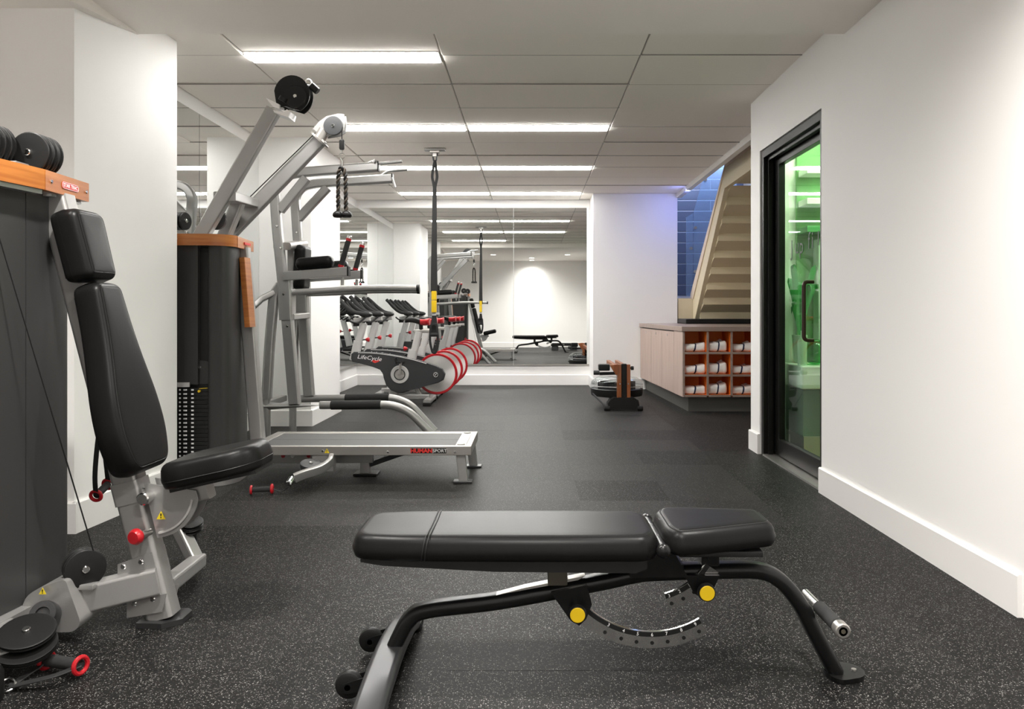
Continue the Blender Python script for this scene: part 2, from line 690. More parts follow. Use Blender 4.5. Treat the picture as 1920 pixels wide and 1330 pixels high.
# walls
mb(((XL - 0.1, 3.7, 0), (XL, 11.0, 2.75))).end('wall_left', WALL, kind=K)
mb(((XL - 0.1, YB, 0), (1.3, YB + 0.1, 2.75))).end('wall_back', WALL, kind=K)
mb(((-3.1, -0.75, 0), (1.9, -0.6, 2.75))).end('wall_front', WALL, kind=K)
mb(((-3.15, -0.75, 0), (-3.02, 3.7, 2.75))).end('wall_entry', WALL, kind=K)
w1 = B()
w1.box((XR, -0.7, 0), (1.80, 4.41, 2.75))
w1.box((XR, 4.409, 2.193), (1.80, 5.601, 2.75))
w1.box((XR, 5.60, 0), (1.80, 5.83, 2.75))
w1.end('wall_right', WALL, kind=K, smooth=False)
mb(((1.79, 5.73, 0), (3.5, 5.83, 3.7))).end('wall_partition', WALL, kind=K)
mb(((3.4, 5.8, 0), (3.5, 12.6, 3.7))).end('wall_alcove', BEIGE, kind=K)
mb(((0.817, 10.3, 0), (1.94, 11.0, 2.75))).end('pillar', WALL, kind=K)
# first pillar: slightly splayed face, and the wall that meets it on the left
b = B()
b.prism([(-3.05, 3.6, 0), (-2.13, 3.6, 0), (-2.055, 4.48, 0), (-3.05, 4.48, 0)], (0, 0, 2.75))
b.end('pillar', WALLG, kind=K)
mb(((-2.5, 6.97, 0), (-1.99, 8.02, 2.75))).end('pillar', WALL, kind=K)

# ceilings
mb(((-3.1, -0.75, ZS), (1.8, 4.09, 2.76))).end('ceiling_soffit', CEIL, kind=K)
b = B()
b.prism([(-3.05, 3.2, ZS), (-2.075, 3.2, ZS), (-2.075, 4.09, ZS), (-3.05, 4.09, ZS)], (0, 0, -0.002))
for v in b.bm.verts:
    if v.co.z < ZS - 0.001 and v.co.y < 3.5:
        v.co.z = ZS - 0.10
b.end('trim_2', CEIL, kind=K)
cl = mb(((-2.6, 4.08, 2.635), (2.0, 11.0, 2.76))).end('ceiling', GRID, kind=K)
COLX = [-2.47, -1.758, -0.553, 0.667, 1.93]
STRIPS = {0: (1,), 3: (1, 2), 6: (1, 2), 9: (1, 2)}      # grid line -> columns with a lamp strip
rows = [4.09] + [4.725 + 0.61 * i for i in range(11)]
lamps = []
bars = B()
for xx in COLX[1:4]:
    bars.box((xx - 0.009, 4.09, 2.611), (xx + 0.009, YB, 2.636))
bars.end('grid_bar', GRID, cl, smooth=False)
for ci in range(4):
    x0, x1 = COLX[ci] + 0.005, COLX[ci + 1] - 0.005
    for r in range(11):
        y0, y1 = rows[r] + 0.0055, min(rows[r + 1], YB) - 0.0055
        if ci in STRIPS.get(r - 1, ()):
            y0 = rows[r] + 0.135
        if ci in STRIPS.get(r, ()):
            y1 = rows[r + 1] - 0.055
        if y1 - y0 < 0.05 or y0 > YB:
            continue
        b = B()
        b.box((x0, y0, 2.601), (x1, y1, 2.622), 0.003, 1)
        dz = random.uniform(0, 0.004)
        tl = random.uniform(-0.0035, 0.0035)
        for v in b.bm.verts:
            v.co.z += dz + tl * (v.co.y - y0) / (y1 - y0) * 2
        if r < 10 and ci not in STRIPS.get(r, ()):
            mb(((x0 - 0.002, rows[r + 1] - 0.0035, 2.5985), (x1 + 0.002, rows[r + 1] + 0.0035, 2.606))).end('grid_bar', GRIDB, cl, smooth=False)
        b.end('ceiling_tile', TILE, cl, smooth=False)
pos = {0: 'nearest row, left half', 3: 'second row', 6: 'third row', 9: 'fourth row'}
for ri, cs in STRIPS.items():
    for c in cs:
        y0, y1 = rows[ri + 1] - 0.052, rows[ri + 1] + 0.132
        x0, x1 = COLX[c] + 0.012, COLX[c + 1] - 0.012
        nm = {0: 'single', 3: 'second', 6: 'third', 9: 'farthest'}[ri]
        if ri == 0:
            lab = 'single white linear ceiling light nearest the camera, widest of the strips'
        else:
            lab = '%s half of the %s row of white linear ceiling lights' % (('left', 'right')[c - 1], nm)
        t = thing('linear_ceiling_light', ((x0 + x1) / 2, (y0 + y1) / 2, 2.60), lab, 'ceiling light', 'linear ceiling lights')
        fr = B()
        fr.box((x0, y0, 2.599), (x1, y0 + 0.010, 2.64))
        fr.box((x0, y1 - 0.010, 2.599), (x1, y1, 2.64))
        fr.box((x0, y0 + 0.009, 2.599), (x0 + 0.008, y1 - 0.009, 2.64))
        fr.box((x1 - 0.008, y0 + 0.009, 2.599), (x1, y1 - 0.009, 2.64))
        fr.end('frame', TRIM, t, smooth=False)
        mb(((x0 + 0.008, y0 + 0.010, 2.592), (x1 - 0.008, y1 - 0.010, 2.612))).end('diffuser', DIFF, t, smooth=False)
for x, y, e, lab in ((-1.95, 1.9, 0.65, 'round recessed downlight over the near machine by the left wall'), (-0.99, 1.9, 1, 'round recessed downlight above the left end of the bench, seen in the back mirror'), (0.92, 1.9, 1, 'round recessed downlight on the right, seen in the back mirror'),
               (0.0, 0.75, 1, 'round recessed downlight, upper of the middle pair seen in the back mirror'), (0.0, -0.2, 0.45, 'round recessed downlight close to the entrance wall, lower of the middle pair')):
    t = thing('downlight', (x, y, ZS), lab, 'downlight', 'recessed downlights')
    B().lathe([(0.068, 0.0), (0.068, -0.006), (0.088, -0.006), (0.088, 0.0)], (x, y, ZS), (0, 0, 1), 24).end('trim_ring', TRIM, t)
    B().cyl((x, y, ZS - 0.003), (x, y, ZS), 0.067, 24).end('lens', SPOTM, t)
    L = light('downlight_lamp', 'SPOT', (0, 0, -0.02), SPOT_W * e, (1.0, 0.965, 0.92), spot_size=2.7, spot_blend=1.0, shadow_soft_size=0.05)
    L.parent = t

# right edge of the ceiling over the stairwell, and the stairwell shell
mb(((1.925, 5.83, 2.545), (1.985, 10.3, 2.76))).end('trim_1', TRIM, kind=K)
mb(((1.985, 5.83, 3.6), (3.5, 12.6, 3.7))).end('ceiling_stairwell', CEIL, kind=K)
mb(((1.88, 5.83, 2.76), (1.985, 12.6, 3.7))).end('wall_stairwell', WALL, kind=K)
mb(((1.84, 11.0, 0), (1.94, 12.6, 3.7))).end('wall_stairwell_side', WALL, kind=K)
wt = mb(((1.9, 12.42, 0), (3.5, 12.55, 3.7))).end('wall_tiled', GROUT, kind=K)
tm = None
for r in range(16):
    for c in range(2):
        b = B()
        x0 = 1.92 + c * 1.2 - (0.25 if r % 2 else 0)
        x1 = min(x0 + 1.2, 3.4)
        x0 = max(x0, 1.94)
        z0 = 0.78 + r * 0.17
        b.box((x0 + 0.004, 12.405, z0 + 0.008), (x1 - 0.004, 12.43, z0 + 0.162), 0.002, 1)
        b.end('wall_tile', BTILE, wt, smooth=False)

# baseboards
def board(name, p0, p1, n, h=0.145, t=0.018):
    p0, p1, n = Vector((*p0, 0)), Vector((*p1, 0)), Vector((*n, 0))
    b = B()
    b.prism([p0, p0 + n * t, p0 + n * t + Vector((0, 0, h - 0.006)), p0 + n * (t - 0.006) + Vector((0, 0, h)), p0 + Vector((0, 0, h))], p1 - p0)
    return b.end(name, TRIM, kind=K, smooth=False)


board('baseboard_right', (XR, 2.602), (XR, 4.41), (-1, 0))
board('baseboard_right', (XR, 5.60), (XR, 5.83), (-1, 0))
board('baseboard_back', (XL + 0.018, YB), (0.817, YB), (0, -1))
board('baseboard_left', (XL, 8.02), (XL, YB), (1, 0))
board('baseboard_left', (XL, 4.48), (XL, 6.97), (1, 0))
board('baseboard_front', (-3.0, -0.6), (XR, -0.6), (0, 1))
dv = Vector((-2.055 + 2.13, 0.88)).normalized()
board('baseboard_left', (-2.13 - dv.x * 0.016, 3.6 - 0.016), (-2.055, 4.48), (dv.y, -dv.x))
board('baseboard_entry', (-3.02, 3.6), (-2.112, 3.6), (0, -1))
board('baseboard_left', (-1.99, 6.952), (-1.99, 8.02), (1, 0))
board('baseboard_left', (-2.47, 6.97), (-1.99, 6.97), (0, -1))
board('baseboard_back', (0.799, 10.3), (1.5, 10.3), (0, -1))
board('baseboard_back', (0.817, 10.3), (0.817, YB), (-1, 0))

# mirrors
def mirror(lo, hi, lab, edge_axis):
    t = thing('wall_mirror', ((lo[0] + hi[0]) / 2, (lo[1] + hi[1]) / 2, lo[2]), lab, 'mirror', 'wall mirrors')
    b = B()
    b.box(lo, hi)
    b.end('mirror_pane', MIR, t, smooth=False)
    c = B()
    if edge_axis == 'x':
        c.box((lo[0], lo[1] - 0.006, lo[2] - 0.022), (hi[0], hi[1], lo[2] - 0.0005))
    else:
        c.box((lo[0], lo[1], lo[2] - 0.022), (hi[0] + 0.006, hi[1], lo[2] - 0.0005))
    c.end('mirror_channel', STEEL, t, smooth=False)


ZM0, ZM1 = 0.295, 2.495
G = 0.0025
mirror((XL + 0.012, YB - 0.012, ZM0), (-0.256 - G, YB - 0.0005, ZM1), 'left pane of the big wall mirror at the far end, behind the exercise bikes', 'x')
mirror((-0.256 + G, YB - 0.012, ZM0), (0.806, YB - 0.0005, ZM1), 'right pane of the big wall mirror at the far end, beside the white pillar', 'x')
mirror((XL + 0.0005, 4.49, ZM0), (XL + 0.012, 5.72 - G, ZM1), 'side mirror pane next to the nearest white pillar, behind the cable tower', 'y')
mirror((XL + 0.0005, 5.72 + G, ZM0), (XL + 0.012, 6.965, ZM1), 'side mirror pane behind the pull-up station, before the second pillar', 'y')
mirror((XL + 0.0005, 8.03, ZM0), (XL + 0.012, 9.42 - G, ZM1), 'side mirror pane just past the second pillar, beside the exercise bikes', 'y')
mirror((XL + 0.0005, 9.42 + G, ZM0), (XL + 0.012, YB - 0.012, ZM1), 'side mirror pane reaching into the far left corner of the room', 'y')

# glass door in the right wall
dr = bpy.data.objects.new('door_1', None)
COL.objects.link(dr)
dr.location = (1.73, 5.0, 0)
dr['kind'] = K
b = B()
b.box((1.662, 5.545, 0), (1.795, 5.598, 2.19), 0.003)
b.box((1.662, 4.412, 0), (1.795, 4.46, 2.19), 0.003)
b.box((1.662, 4.455, 2.135), (1.795, 5.55, 2.19), 0.003)
b.box((1.690, 5.52, 0), (1.725, 5.55, 2.15), 0.002)
b.box((1.690, 4.45, 2.110), (1.725, 5.53, 2.14), 0.002)
b.end('frame', BLKFR, dr, smooth=False)
b = B()
b.box((1.735, 5.43, 0.02), (1.780, 5.535, 2.13), 0.003)
b.box((1.735, 4.465, 0.02), (1.780, 4.53, 2.13), 0.003)
b.box((1.735, 4.525, 2.065), (1.780, 5.435, 2.13), 0.003)
b.box((1.735, 4.525, 0.02), (1.780, 5.435, 0.135), 0.003)
b.end('door_leaf', BLKFR, dr, smooth=False)
mb(((1.753, 4.525, 0.13), (1.761, 5.435, 2.07))).end('glass_pane', DGLASS, dr, smooth=False)
hy = 4.76
b = B()
b.tube(fillet([(1.735, hy, 1.215), (1.675, hy, 1.215), (1.675, hy, 0.855), (1.735, hy, 0.855)], 0.04), 0.0125, 10)
b.end('pull_handle', BRONZE, dr)
mb(((1.655, 4.46, 0), (1.80, 5.545, 0.012))).end('threshold', STEEL, dr, smooth=False)
RG = Matrix(((0, 0, -1), (-1, 0, 0), (0, 1, 0)))
for ch, y, z, s in (('J', 5.20, 1.455, 0.15), ('u', 5.10, 1.46, 0.15), ('p', 5.02, 1.455, 0.15), ('f', 4.88, 1.475, 0.15), ('i', 4.82, 1.475, 0.15), ('1', 4.72, 1.475, 0.13), ('0', 4.66, 1.475, 0.13)):
    text(ch, s, (1.750, y, z), RG, FROST, dr, name='door_letter', ext=0.001)

# juice bar behind the door
mb(((1.80, 3.9, 0), (1.81, 4.41, 2.6)), ((3.45, 3.9, 0), (3.5, 5.73, 2.6)), ((1.80, 3.8, 0), (3.5, 3.9, 2.6))).end('wall_bar', BEIGE, kind=K, smooth=False)
mb(((1.80, 3.8, 2.55), (3.5, 5.73, 2.6))).end('ceiling_bar', PALEG, kind=K)
mb(((1.955, 5.70, 0.55), (3.45, 5.73, 2.55))).end('wall_green', GREENW, kind=K)
bar = thing('bar_counter', (2.3, 5.5, 0), 'white topped counter with grey green front and metal kick plate behind the glass door', 'counter')
mb(((1.845, 5.28, 0.50), (3.40, 5.70, 0.66)), bev=0.01).end('counter_top', TRIM, bar, smooth=False)
mb(((1.875, 5.34, 0.17), (3.38, 5.70, 0.50))).end('front_panel', GRGREY, bar, smooth=False)
mb(((1.875, 5.33, 0.0), (3.38, 5.70, 0.17))).end('kick_plate', STEEL, bar, smooth=False)
for z, lab in ((2.02, 'upper white wall shelf in the green room behind the glass door'), (1.80, 'middle white wall shelf in the green room behind the glass door'), (1.60, 'lower dark green wall shelf in the green room behind the glass door')):
    tag(mb(((1.965, 5.52, z), (3.3, 5.70, z + 0.045)), bev=0.004).end('wall_shelf', DKGREEN if z < 1.7 else TRIM, smooth=False), lab, 'shelf', 'shelves in the green room')
tag(mb(((2.07, 5.58, 0.662), (2.21, 5.695, 1.56)), bev=0.008).end('upright_panel', PALEG, smooth=False), 'tall pale green cabinet standing on the counter behind the glass door', 'cabinet')
t = thing('glass_bowl', (1.99, 5.42, 0.66), 'round green glass bowl on the counter behind the glass door', 'bowl')
B().ball((1.985, 5.42, 0.75), 0.09, n=20).end('bowl', clear('green_glass', (0.3, 0.75, 0.4)), t)
B().torus((1.985, 5.42, 0.825), (0, 0, 1), 0.05, 0.006, 24).end('rim', DKGREEN, t)
t = thing('potted_plant', (1.94, 5.6, 0.66), 'leafy plant in a pale pot behind the glass door', 'plant')
B().lathe([(0, 0), (0.04, 0), (0.055, 0.2), (0, 0.2)], (1.94, 5.60, 0.662), (0, 0, 1), 18).end('pot', PALEG, t)
random.seed(3)
for k in range(9):
    a = random.uniform(0, 2 * PI)
    h = random.uniform(0.2, 0.55)
    e = Vector((math.cos(a) * 0.10, math.sin(a) * 0.05 - 0.02, h))
    s = Vector((1.94, 5.60, 0.85))
    pts = crom([s, s + e * 0.5 + Vector((0, 0, 0.06)), s + e, s + e * 1.15 - Vector((0, 0, 0.09))], 4)
    b = B()
    b.sweep(pts, circle(0.022, 6, 0.004), scale=[max(0.1, math.sin(PI * (i + 0.5) / len(pts))) for i in range(len(pts))])
    b.end('leaf', DKGREEN, t)
t = thing('bottle', (1.98, 5.38, 0.9), 'frosted white bottle glowing pale beside the plant behind the glass door', 'bottle')
t.location = (1.875, 5.36, 0.66)
B().lathe([(0, 0), (0.03, 0), (0.032, 0.16), (0.012, 0.2), (0.012, 0.24), (0, 0.24)], (1.875, 5.36, 0.661), (0, 0, 1), 16).end('glass_body', PALEG, t)
B().cyl((1.875, 5.36, 0.9), (1.875, 5.36, 0.925), 0.014, 12).end('cap', DKGREEN, t)

# stair over the cabinet
st = thing('staircase', (2.6, 9.0, 0.93), 'beige staircase seen from below, climbing toward the camera above the towel cabinet', 'staircase')
SX0, SX1 = 2.15, 3.38
b = B()
poly = [(10.18, 0.94), (8.62, 2.41), (6.9, 2.44), (6.9, 2.67), (8.55, 2.67), (10.30, 1.22), (10.5, 0.94)]
b.prism([(SX0, y, z) for y, z in poly], (0.055, 0, 0))
b.end('stringer', STAIR, st, smooth=False)
b = B()
hand = [(10.27, 1.20), (8.58, 2.635), (6.9, 2.635), (6.9, 2.70), (8.53, 2.70), (10.42, 1.27), (10.42, 1.20)]
b.prism([(SX0 - 0.012, y, z) for y, z in hand], (0.08, 0, 0))
b.end('stringer_cap', STAIRT, st, smooth=False)
for i in range(8):
    y = 10.10 - 0.193 * i
    z = 0.94 + 0.186 * i
    mb(((SX0 + 0.05, y, z), (SX1, y + 0.03, z + 0.085))).end('riser', STAIR, st, smooth=False)
    b = B()
    b.prism([(SX0 + 0.05, yy, zz) for yy, zz in ((y, z + 0.0855), (y - 0.193, z + 0.184), (y - 0.193, z + 0.1855), (y + 0.03, z + 0.1855), (y + 0.03, z + 0.0855))], (SX1 - SX0 - 0.05, 0, 0))
    b.end('tread', STAIR, st, smooth=False)
mb(((SX0 + 0.055, 6.9, 2.45), (SX1, 8.56, 2.66))).end('landing', STAIR, st, smooth=False)
mb(((1.955, 10.32, 0.94), (2.15, 10.55, 1.21))).end('newel_base', STAIR, st, smooth=False)
tag(mb(((1.945, 9.75, 0.880), (3.38, 10.9, 0.939)), bev=0.01).end('stair_plinth', BLK, smooth=False), 'black plinth under the foot of the beige staircase', 'plinth')
gl = thing('glass_balustrade', (2.45, 11.0, 0.95), 'blue lit glass balustrade with small metal clamps beside the staircase', 'balustrade')
for pl in (((2.19, 1.25), (2.283, 1.25), (2.283, 2.43), (2.19, 2.37)), ((2.293, 1.25), (2.90, 1.25), (2.90, 3.40), (2.56, 3.40), (2.293, 2.44))):
    b = B()
    b.prism([(x, 10.95, z) for x, z in pl], (0, 0.014, 0))
    b.end('glass_pane', BGLASS, gl, smooth=False)
for x, z in ((2.315, 2.22), (2.255, 1.93), (2.46, 2.90), (2.315, 1.6)):
    B().cyl((x, 10.94, z), (x, 10.975, z), 0.022, 12).end('clamp', STEEL, gl)
mb(((1.95, 10.92, 0.93), (3.38, 11.0, 1.25))).end('base_rail', TRIM, gl, smooth=False)

# ================================================================= TOWEL CABINET
CZ0, CZ1 = 0.155, 0.83


def sk(b, k=1.70):
    for v in b.bm.verts:                      # the door front runs slightly askew
        if v.co.x < k:
            v.co.x += 0.042 - (v.co.y - 7.94) * 0.0447
    return b


cab = thing('storage_cabinet', (1.7, 9.2, 0), 'pale wood cabinet with a row of flush doors beside the white pillar', 'cabinet')
sk(mb(((1.58, 8.0, 0), (2.9, 10.29, CZ0 - 0.002)))).end('plinth', KICK, cab, smooth=False)
sk(mb(((1.535, 8.33, CZ0), (2.9, 10.29, CZ1 - 0.003)))).end('carcass', BOARD, cab, smooth=False)
for i, (y0, y1) in enumerate(((8.342, 8.944), (8.956, 9.564), (9.576, 10.285))):
    d = sk(mb(((1.508, y0, CZ0), (1.534, y1, CZ1 - 0.014)), bev=0.002)).end('door', LAMWOOD, cab, smooth=False)
    sk(B().cyl((1.50, y0 + 0.30, 0.772), (1.508, y0 + 0.30, 0.772), 0.014, 14)).end('lock', CHR, d)
cub = thing('towel_cubby', (1.9, 8.1, CZ0), 'open pale wood towel cubby with orange lined compartments at the cabinet end', 'shelf unit')
XS = [1.56 + 0.246 * i for i in range(6)]
ZS_ = [CZ0 + 0.012, 0.378, 0.608, CZ1]
sk(mb(((1.506, 7.94, CZ0), (1.528, 8.329, CZ1 - 0.002)), bev=0.002)).end('side_panel', LAMWOOD, cub, smooth=False)
for i, x in enumerate(XS):
    a = 1.5505 if i == 0 else x - 0.011
    o = mb(((a, 7.945, CZ0 + 0.013), (x + 0.011, 8.31, CZ1 - 0.004))).end('divider', CUBBY, cub, smooth=False)
    mb(((a, 7.936, CZ0 + 0.013), (x + 0.011, 7.9448, CZ1 - 0.004))).end('shaded_edge_strip', TOPWOOD, o, smooth=False)  # darker counter laminate stands in for the dim light on the front edges
for i, z in enumerate(ZS_[:3]):
    for k in range(5):
        o = mb(((XS[k] + 0.0115, 7.945, z - 0.012), (XS[k + 1] - 0.0115, 8.31, z + 0.010))).end('shelf', CUBBY, cub, smooth=False)
        mb(((XS[k] + 0.0115, 7.934, z - 0.012), (XS[k + 1] - 0.0115, 7.9448, z + 0.010))).end('shaded_edge_strip', TOPWOOD, o, smooth=False)  # shade of the front side put into the colour here too
mb(((1.5505, 8.312, CZ0), (XS[-1], 8.328, CZ1 - 0.004))).end('back_panel', CUBBY, cub, smooth=False)
tag(sk(mb(((1.495, 7.922, CZ1 - 0.001), (2.92, 10.295, 0.878)), bev=0.003)).end('worktop', TOPWOOD, smooth=False), 'brown laminate worktop running over the cabinet and the towel cubby', 'worktop')


def towel(x, y, z, w, h, dep, seed):
    rnd = random.Random(seed)
    t = thing('folded_towel', (x, y, z), TOWL, 'towel', 'towels in the cubby')
    n, m = 20, 24
    ph = rnd.uniform(0, 6)

    def surf(u, a, k=1.0):
        e = max(0.0, 1 - abs(u) ** 12) ** 0.5 * 0.2 + 0.8
        wob = 1 + 0.05 * math.sin(u * 6 + ph) * math.cos(a * 2 + ph) + 0.02 * math.sin(a * 6 + ph)
        ca, sa = math.cos(a), math.sin(a)
        q = 0.62
        xx = math.copysign(abs(ca) ** q, ca) * dep / 2 * e * wob * k
        zz = math.copysign(abs(sa) ** q, sa) * h / 2 * e * wob * k
        lift = 0.012 * max(0, u) * (1 + math.sin(ph))
        return Vector((x + u * w / 2, y + xx, z + max(0.0005, zz + h / 2 * 0.98 + lift * max(0, sa))))
    b = B()
    rr = [[b.bm.verts.new(surf(-1 + 2 * i / n, 2 * PI * j / m)) for j in range(m)] for i in range(n + 1)]
    for A, C in zip(rr, rr[1:]):
        for j in range(m):
            b.bm.faces.new((A[j], A[(j + 1) % m], C[(j + 1) % m], C[j]))
    for A, s in ((rr[0], -1), (rr[-1], 1)):
        c = sum((v.co for v in A), Vector()) / m
        inner = [b.bm.verts.new(c + (v.co - c) * 0.55 - Vector((s * 0.012, 0, 0))) for v in A]
        for j in range(m):
            b.bm.faces.new((A[j], A[(j + 1) % m], inner[(j + 1) % m], inner[j]))
        b.bm.faces.new(inner)
    b.end('towel_roll', TOWEL, t, ang=80)
    if seed % 3 != 1:
        f = B()
        u0 = 0.25 + 0.2 * math.sin(ph)
        tri = [surf(u0, PI * 0.35, 1.0), surf(min(0.95, u0 + 0.6), PI * 0.4), surf(min(0.9, u0 + 0.35), PI * 0.5) + Vector((0, 0, h * 0.18))]
        f.prism([q + Vector((0, 0.01, -0.004)) for q in tri], (0, 0.05, 0.006))
        f.end('towel_fold', TOWEL, t)
    c = rnd.uniform(-0.12, 0.12)
    s = B()
    k = 4
    rr = [[s.bm.verts.new(surf(c + 0.07 * (i / k - 0.5) * 2 + 0.10 * math.sin(2 * PI * j / m), 2 * PI * j / m, 1.03)) for j in range(m)] for i in range(k + 1)]
    for A, C in zip(rr, rr[1:]):
        for j in range(m):
            s.bm.faces.new((A[j], A[(j + 1) % m], C[(j + 1) % m], C[j]))
    s.end('navy_band', NAVY, t, ang=80, label='navy stripe around the towel')


rown = ['bottom', 'middle', 'top']
coln = ['left', 'centre', 'right']
for r in range(3):
    for c in range(3):
        TOWL = 'white folded towel with navy stripe in the %s row, %s compartment of the cubby' % (rown[r], coln[c])
        zb = ZS_[r] + 0.0105
        hh = (0.082, 0.105, 0.080)[c] * (1.0, 1.02, 0.97)[r]
        ww = (0.2225, 0.194, 0.2225)[c]
        towel(XS[c] + 0.123 - (0.012 if c == 1 else 0), 8.06, zb, ww, hh, 0.19, 10 + r * 3 + c)

# ================================================================= FOREGROUND WEIGHT BENCH
bench = thing('weight_bench', (0.15, 2.19, 0), 'black padded adjustable weight bench lying flat in the foreground with yellow knobs', 'bench')
BY = 2.19


def outline(pts, r, n=6, dens=0.03):
    o = fillet([Vector((x, y, 0)) for x, y in pts], r, n, closed=True)
    res = []
    for i, p in enumerate(o):
        q = o[(i + 1) % len(o)]
        k = max(1, int((q - p).length / dens))
        for j in range(k):
            res.append(p.lerp(q, j / k))
    return [(p.x, p.y) for p in res]


pts = [(-.487, 2.065), (-.36, 2.045), (0.05, 2.038), (.31, 2.043), (.343, 2.09), (.343, 2.29), (.31, 2.337), (0.05, 2.345), (-.36, 2.337), (-.487, 2.315)]
ol = outline(pts, [.06, .1, .3, .03, .03, .03, .03, .3, .1, .06])
M = Matrix.Translation((0, 0, 0.366))
back = B().pad(ol, 0.068, M, e=0.030, crown=0.001).end('back_pad', VINYL, bench, ang=60)
b = B()
rg = pad_ring(ol, M, 0.021, 0.0645)
b.tube(rg, 0.0022, 6, closed=True)
for x in (-.275, -.283):
    b.tube(crom([(x - .008, 2.038, .372), (x - .004, 2.036, .40), (x, 2.048, .428), (x + .004, 2.07, .4355), (x + .006, 2.19, .4365), (x + .004, 2.31, .4355), (x, 2.335, .428)], 4), 0.0017, 6)
b.end('seam', PIPE, back)
b = B()
b.prism([(-.46, 2.075, .367), (-.46, 2.075, .358), (-.40, 2.075, .348), (-.1, 2.075, .332), (.28, 2.075, .328), (.31, 2.075, .34), (.31, 2.075, .367)], (0, 0.23, 0))
b.end('pad_board', BOARD, bench, smooth=False)
pts = [(.358, 2.10), (.385, 2.045), (.46, 2.055), (.655, 2.105), (.672, 2.13), (.672, 2.25), (.655, 2.275), (.46, 2.325), (.385, 2.335), (.358, 2.28)]
ol = outline(pts, [.04, .03, .2, .02, .02, .02, .02, .2, .03, .04])
M = Matrix.Translation((.36, 0, .377)) @ Matrix.Rotation(-0.035, 4, 'Y') @ Matrix.Translation((-.36, 0, 0))
seat = B().pad(ol, 0.068, M, e=0.031, crown=0.001).end('seat_pad', VINYL, bench, ang=60)
b = B()
b.tube(pad_ring(ol, M, 0.020, 0.065), 0.0022, 6, closed=True)
b.end('seam', PIPE, seat)
b = B()
b.box((.40, 2.10, .362), (.63, 2.28, .379), .004)
b.end('pad_board', BOARD, bench)

path = crom([(-.392, BY, .075), (-.372, BY, .118), (-.3456, BY, .1605), (-.2935, BY, .188), (-.0864, BY, .2137), (.1847, BY, .2643), (.2875, BY, .2867), (.353, BY, .2935), (.545, BY, .2995), (.645, BY, .297), (.7046, BY, .268), (.757, BY, .205), (.80, BY, .123), (.8536, BY, .0216), (.858, BY, .012)], 5)
B().sweep(path, rrect(.060, .043, .018, 4), up=(0, 0, 1)).end('main_tube', GBLK, bench)
bp = crom([(-.40, 1.80, .022), (-.40, 1.87, .040), (-.40, 1.99, .060), (-.40, 2.19, .072), (-.40, 2.37, .058), (-.40, 2.46, .038), (-.40, 2.52, .022)], 5)
B().sweep(bp, rrect(.082, .044, .016, 4), up=(0, 0, 1)).end('base_beam', GUN, bench)
for y in (1.775, 2.48):
    mb(((-.445, y, 0.0005), (-.355, y + .065, .030)), bev=.010).end('rubber_foot', BLK, bench)
fo = outline([(.845, 2.125), (.925, 2.15), (.945, 2.19), (.925, 2.235), (.845, 2.255), (.825, 2.19)], [.04, .04, .03, .04, .04, .05])
b = B()
b.prism([(x, y, .0005) for x, y in fo], (0, 0, .014))
fp = b.end('foot_plate', GBLK, bench)
B().cyl((.912, 2.19, .0146), (.912, 2.19, .019), .007, 12).end('screw', STEEL, fp)
for y, s in ((2.05, -1), (2.33, 1)):
    b = B()
    b.lathe([(0, -.014), (.027, -.014), (.034, -.011), (.0365, -.004), (.0365, .004), (.034, .011), (.027, .014), (0, .014)], (-.484, y, .0425), (0, 1, 0), 28)
    wh = b.end('wheel', BLK, bench)
    B().cyl((-.484, y - .021, .0425), (-.484, y + .021, .0425), .008, 12).end('axle', STEEL, wh)
    b = B()
    for yy in (y - .021, y + .017):
        b.prism([(-.497, yy, .030), (-.484, yy, .026), (-.42, yy, .040), (-.42, yy, .075), (-.470, yy, .060), (-.497, yy, .050)], (0, .004, 0))
    b.end('wheel_bracket', GBLK, bench)


def arc_plate(cx, cz, r0, r1, a0, a1, y, n=28):
    b = B()
    rings = []
    for i in range(n + 1):
        a = math.radians(a0 + (a1 - a0) * i / n)
        rings.append([b.bm.verts.new((cx + r * math.sin(a), yy, cz - r * math.cos(a))) for r, yy in ((r0, y), (r1, y), (r1, y + 0.008), (r0, y + 0.008))])
    for A, C in zip(rings, rings[1:]):
        for j in range(4):
            b.bm.faces.new((A[j], A[(j + 1) % 4], C[(j + 1) % 4], C[j]))
    b.bm.faces.new(rings[0][::-1])
    b.bm.faces.new(rings[-1])
    return b


for cx, cz, r0, r1, a0, a1, nums in ((.332, .4028, .2624, .3084, -52, 30.5, ((-26, '3'), (-16.5, '4'), (-8, '5'), (0.5, '6'), (9, '7'), (18, '8'), (27, '9'))), (.32, .431, .1917, .236, 15, 58, ((18, '3'), (27, '2'), (36, '1')))):
    pl = arc_plate(cx, cz, r0, r1, a0, a1, 2.150).end('adjustment_plate', CHR, bench, ang=30)
    arc_plate(cx, cz, r0 + .0015, r0 + .014, a0, a1, 2.1485).end('scale_strip', VOID, pl, ang=30)
    for a, ch in nums:
        ar = math.radians(a)
        rr = r0 + .0078
        text(ch, .0135, (cx + rr * math.sin(ar), 2.1478, cz - rr * math.cos(ar)), FRONT @ Matrix.Rotation(ar, 3, 'Z'), WHT, pl, name='scale_number', ext=.0002)
        rr = r0 + .031
        B().cyl((cx + rr * math.sin(ar), 2.1492, cz - rr * math.cos(ar)), (cx + rr * math.sin(ar), 2.155, cz - rr * math.cos(ar)), .0055, 12).end('pin_hole', VOID, pl)


def pl2(px, d):
    return [P(x, y, d) for x, y in px]


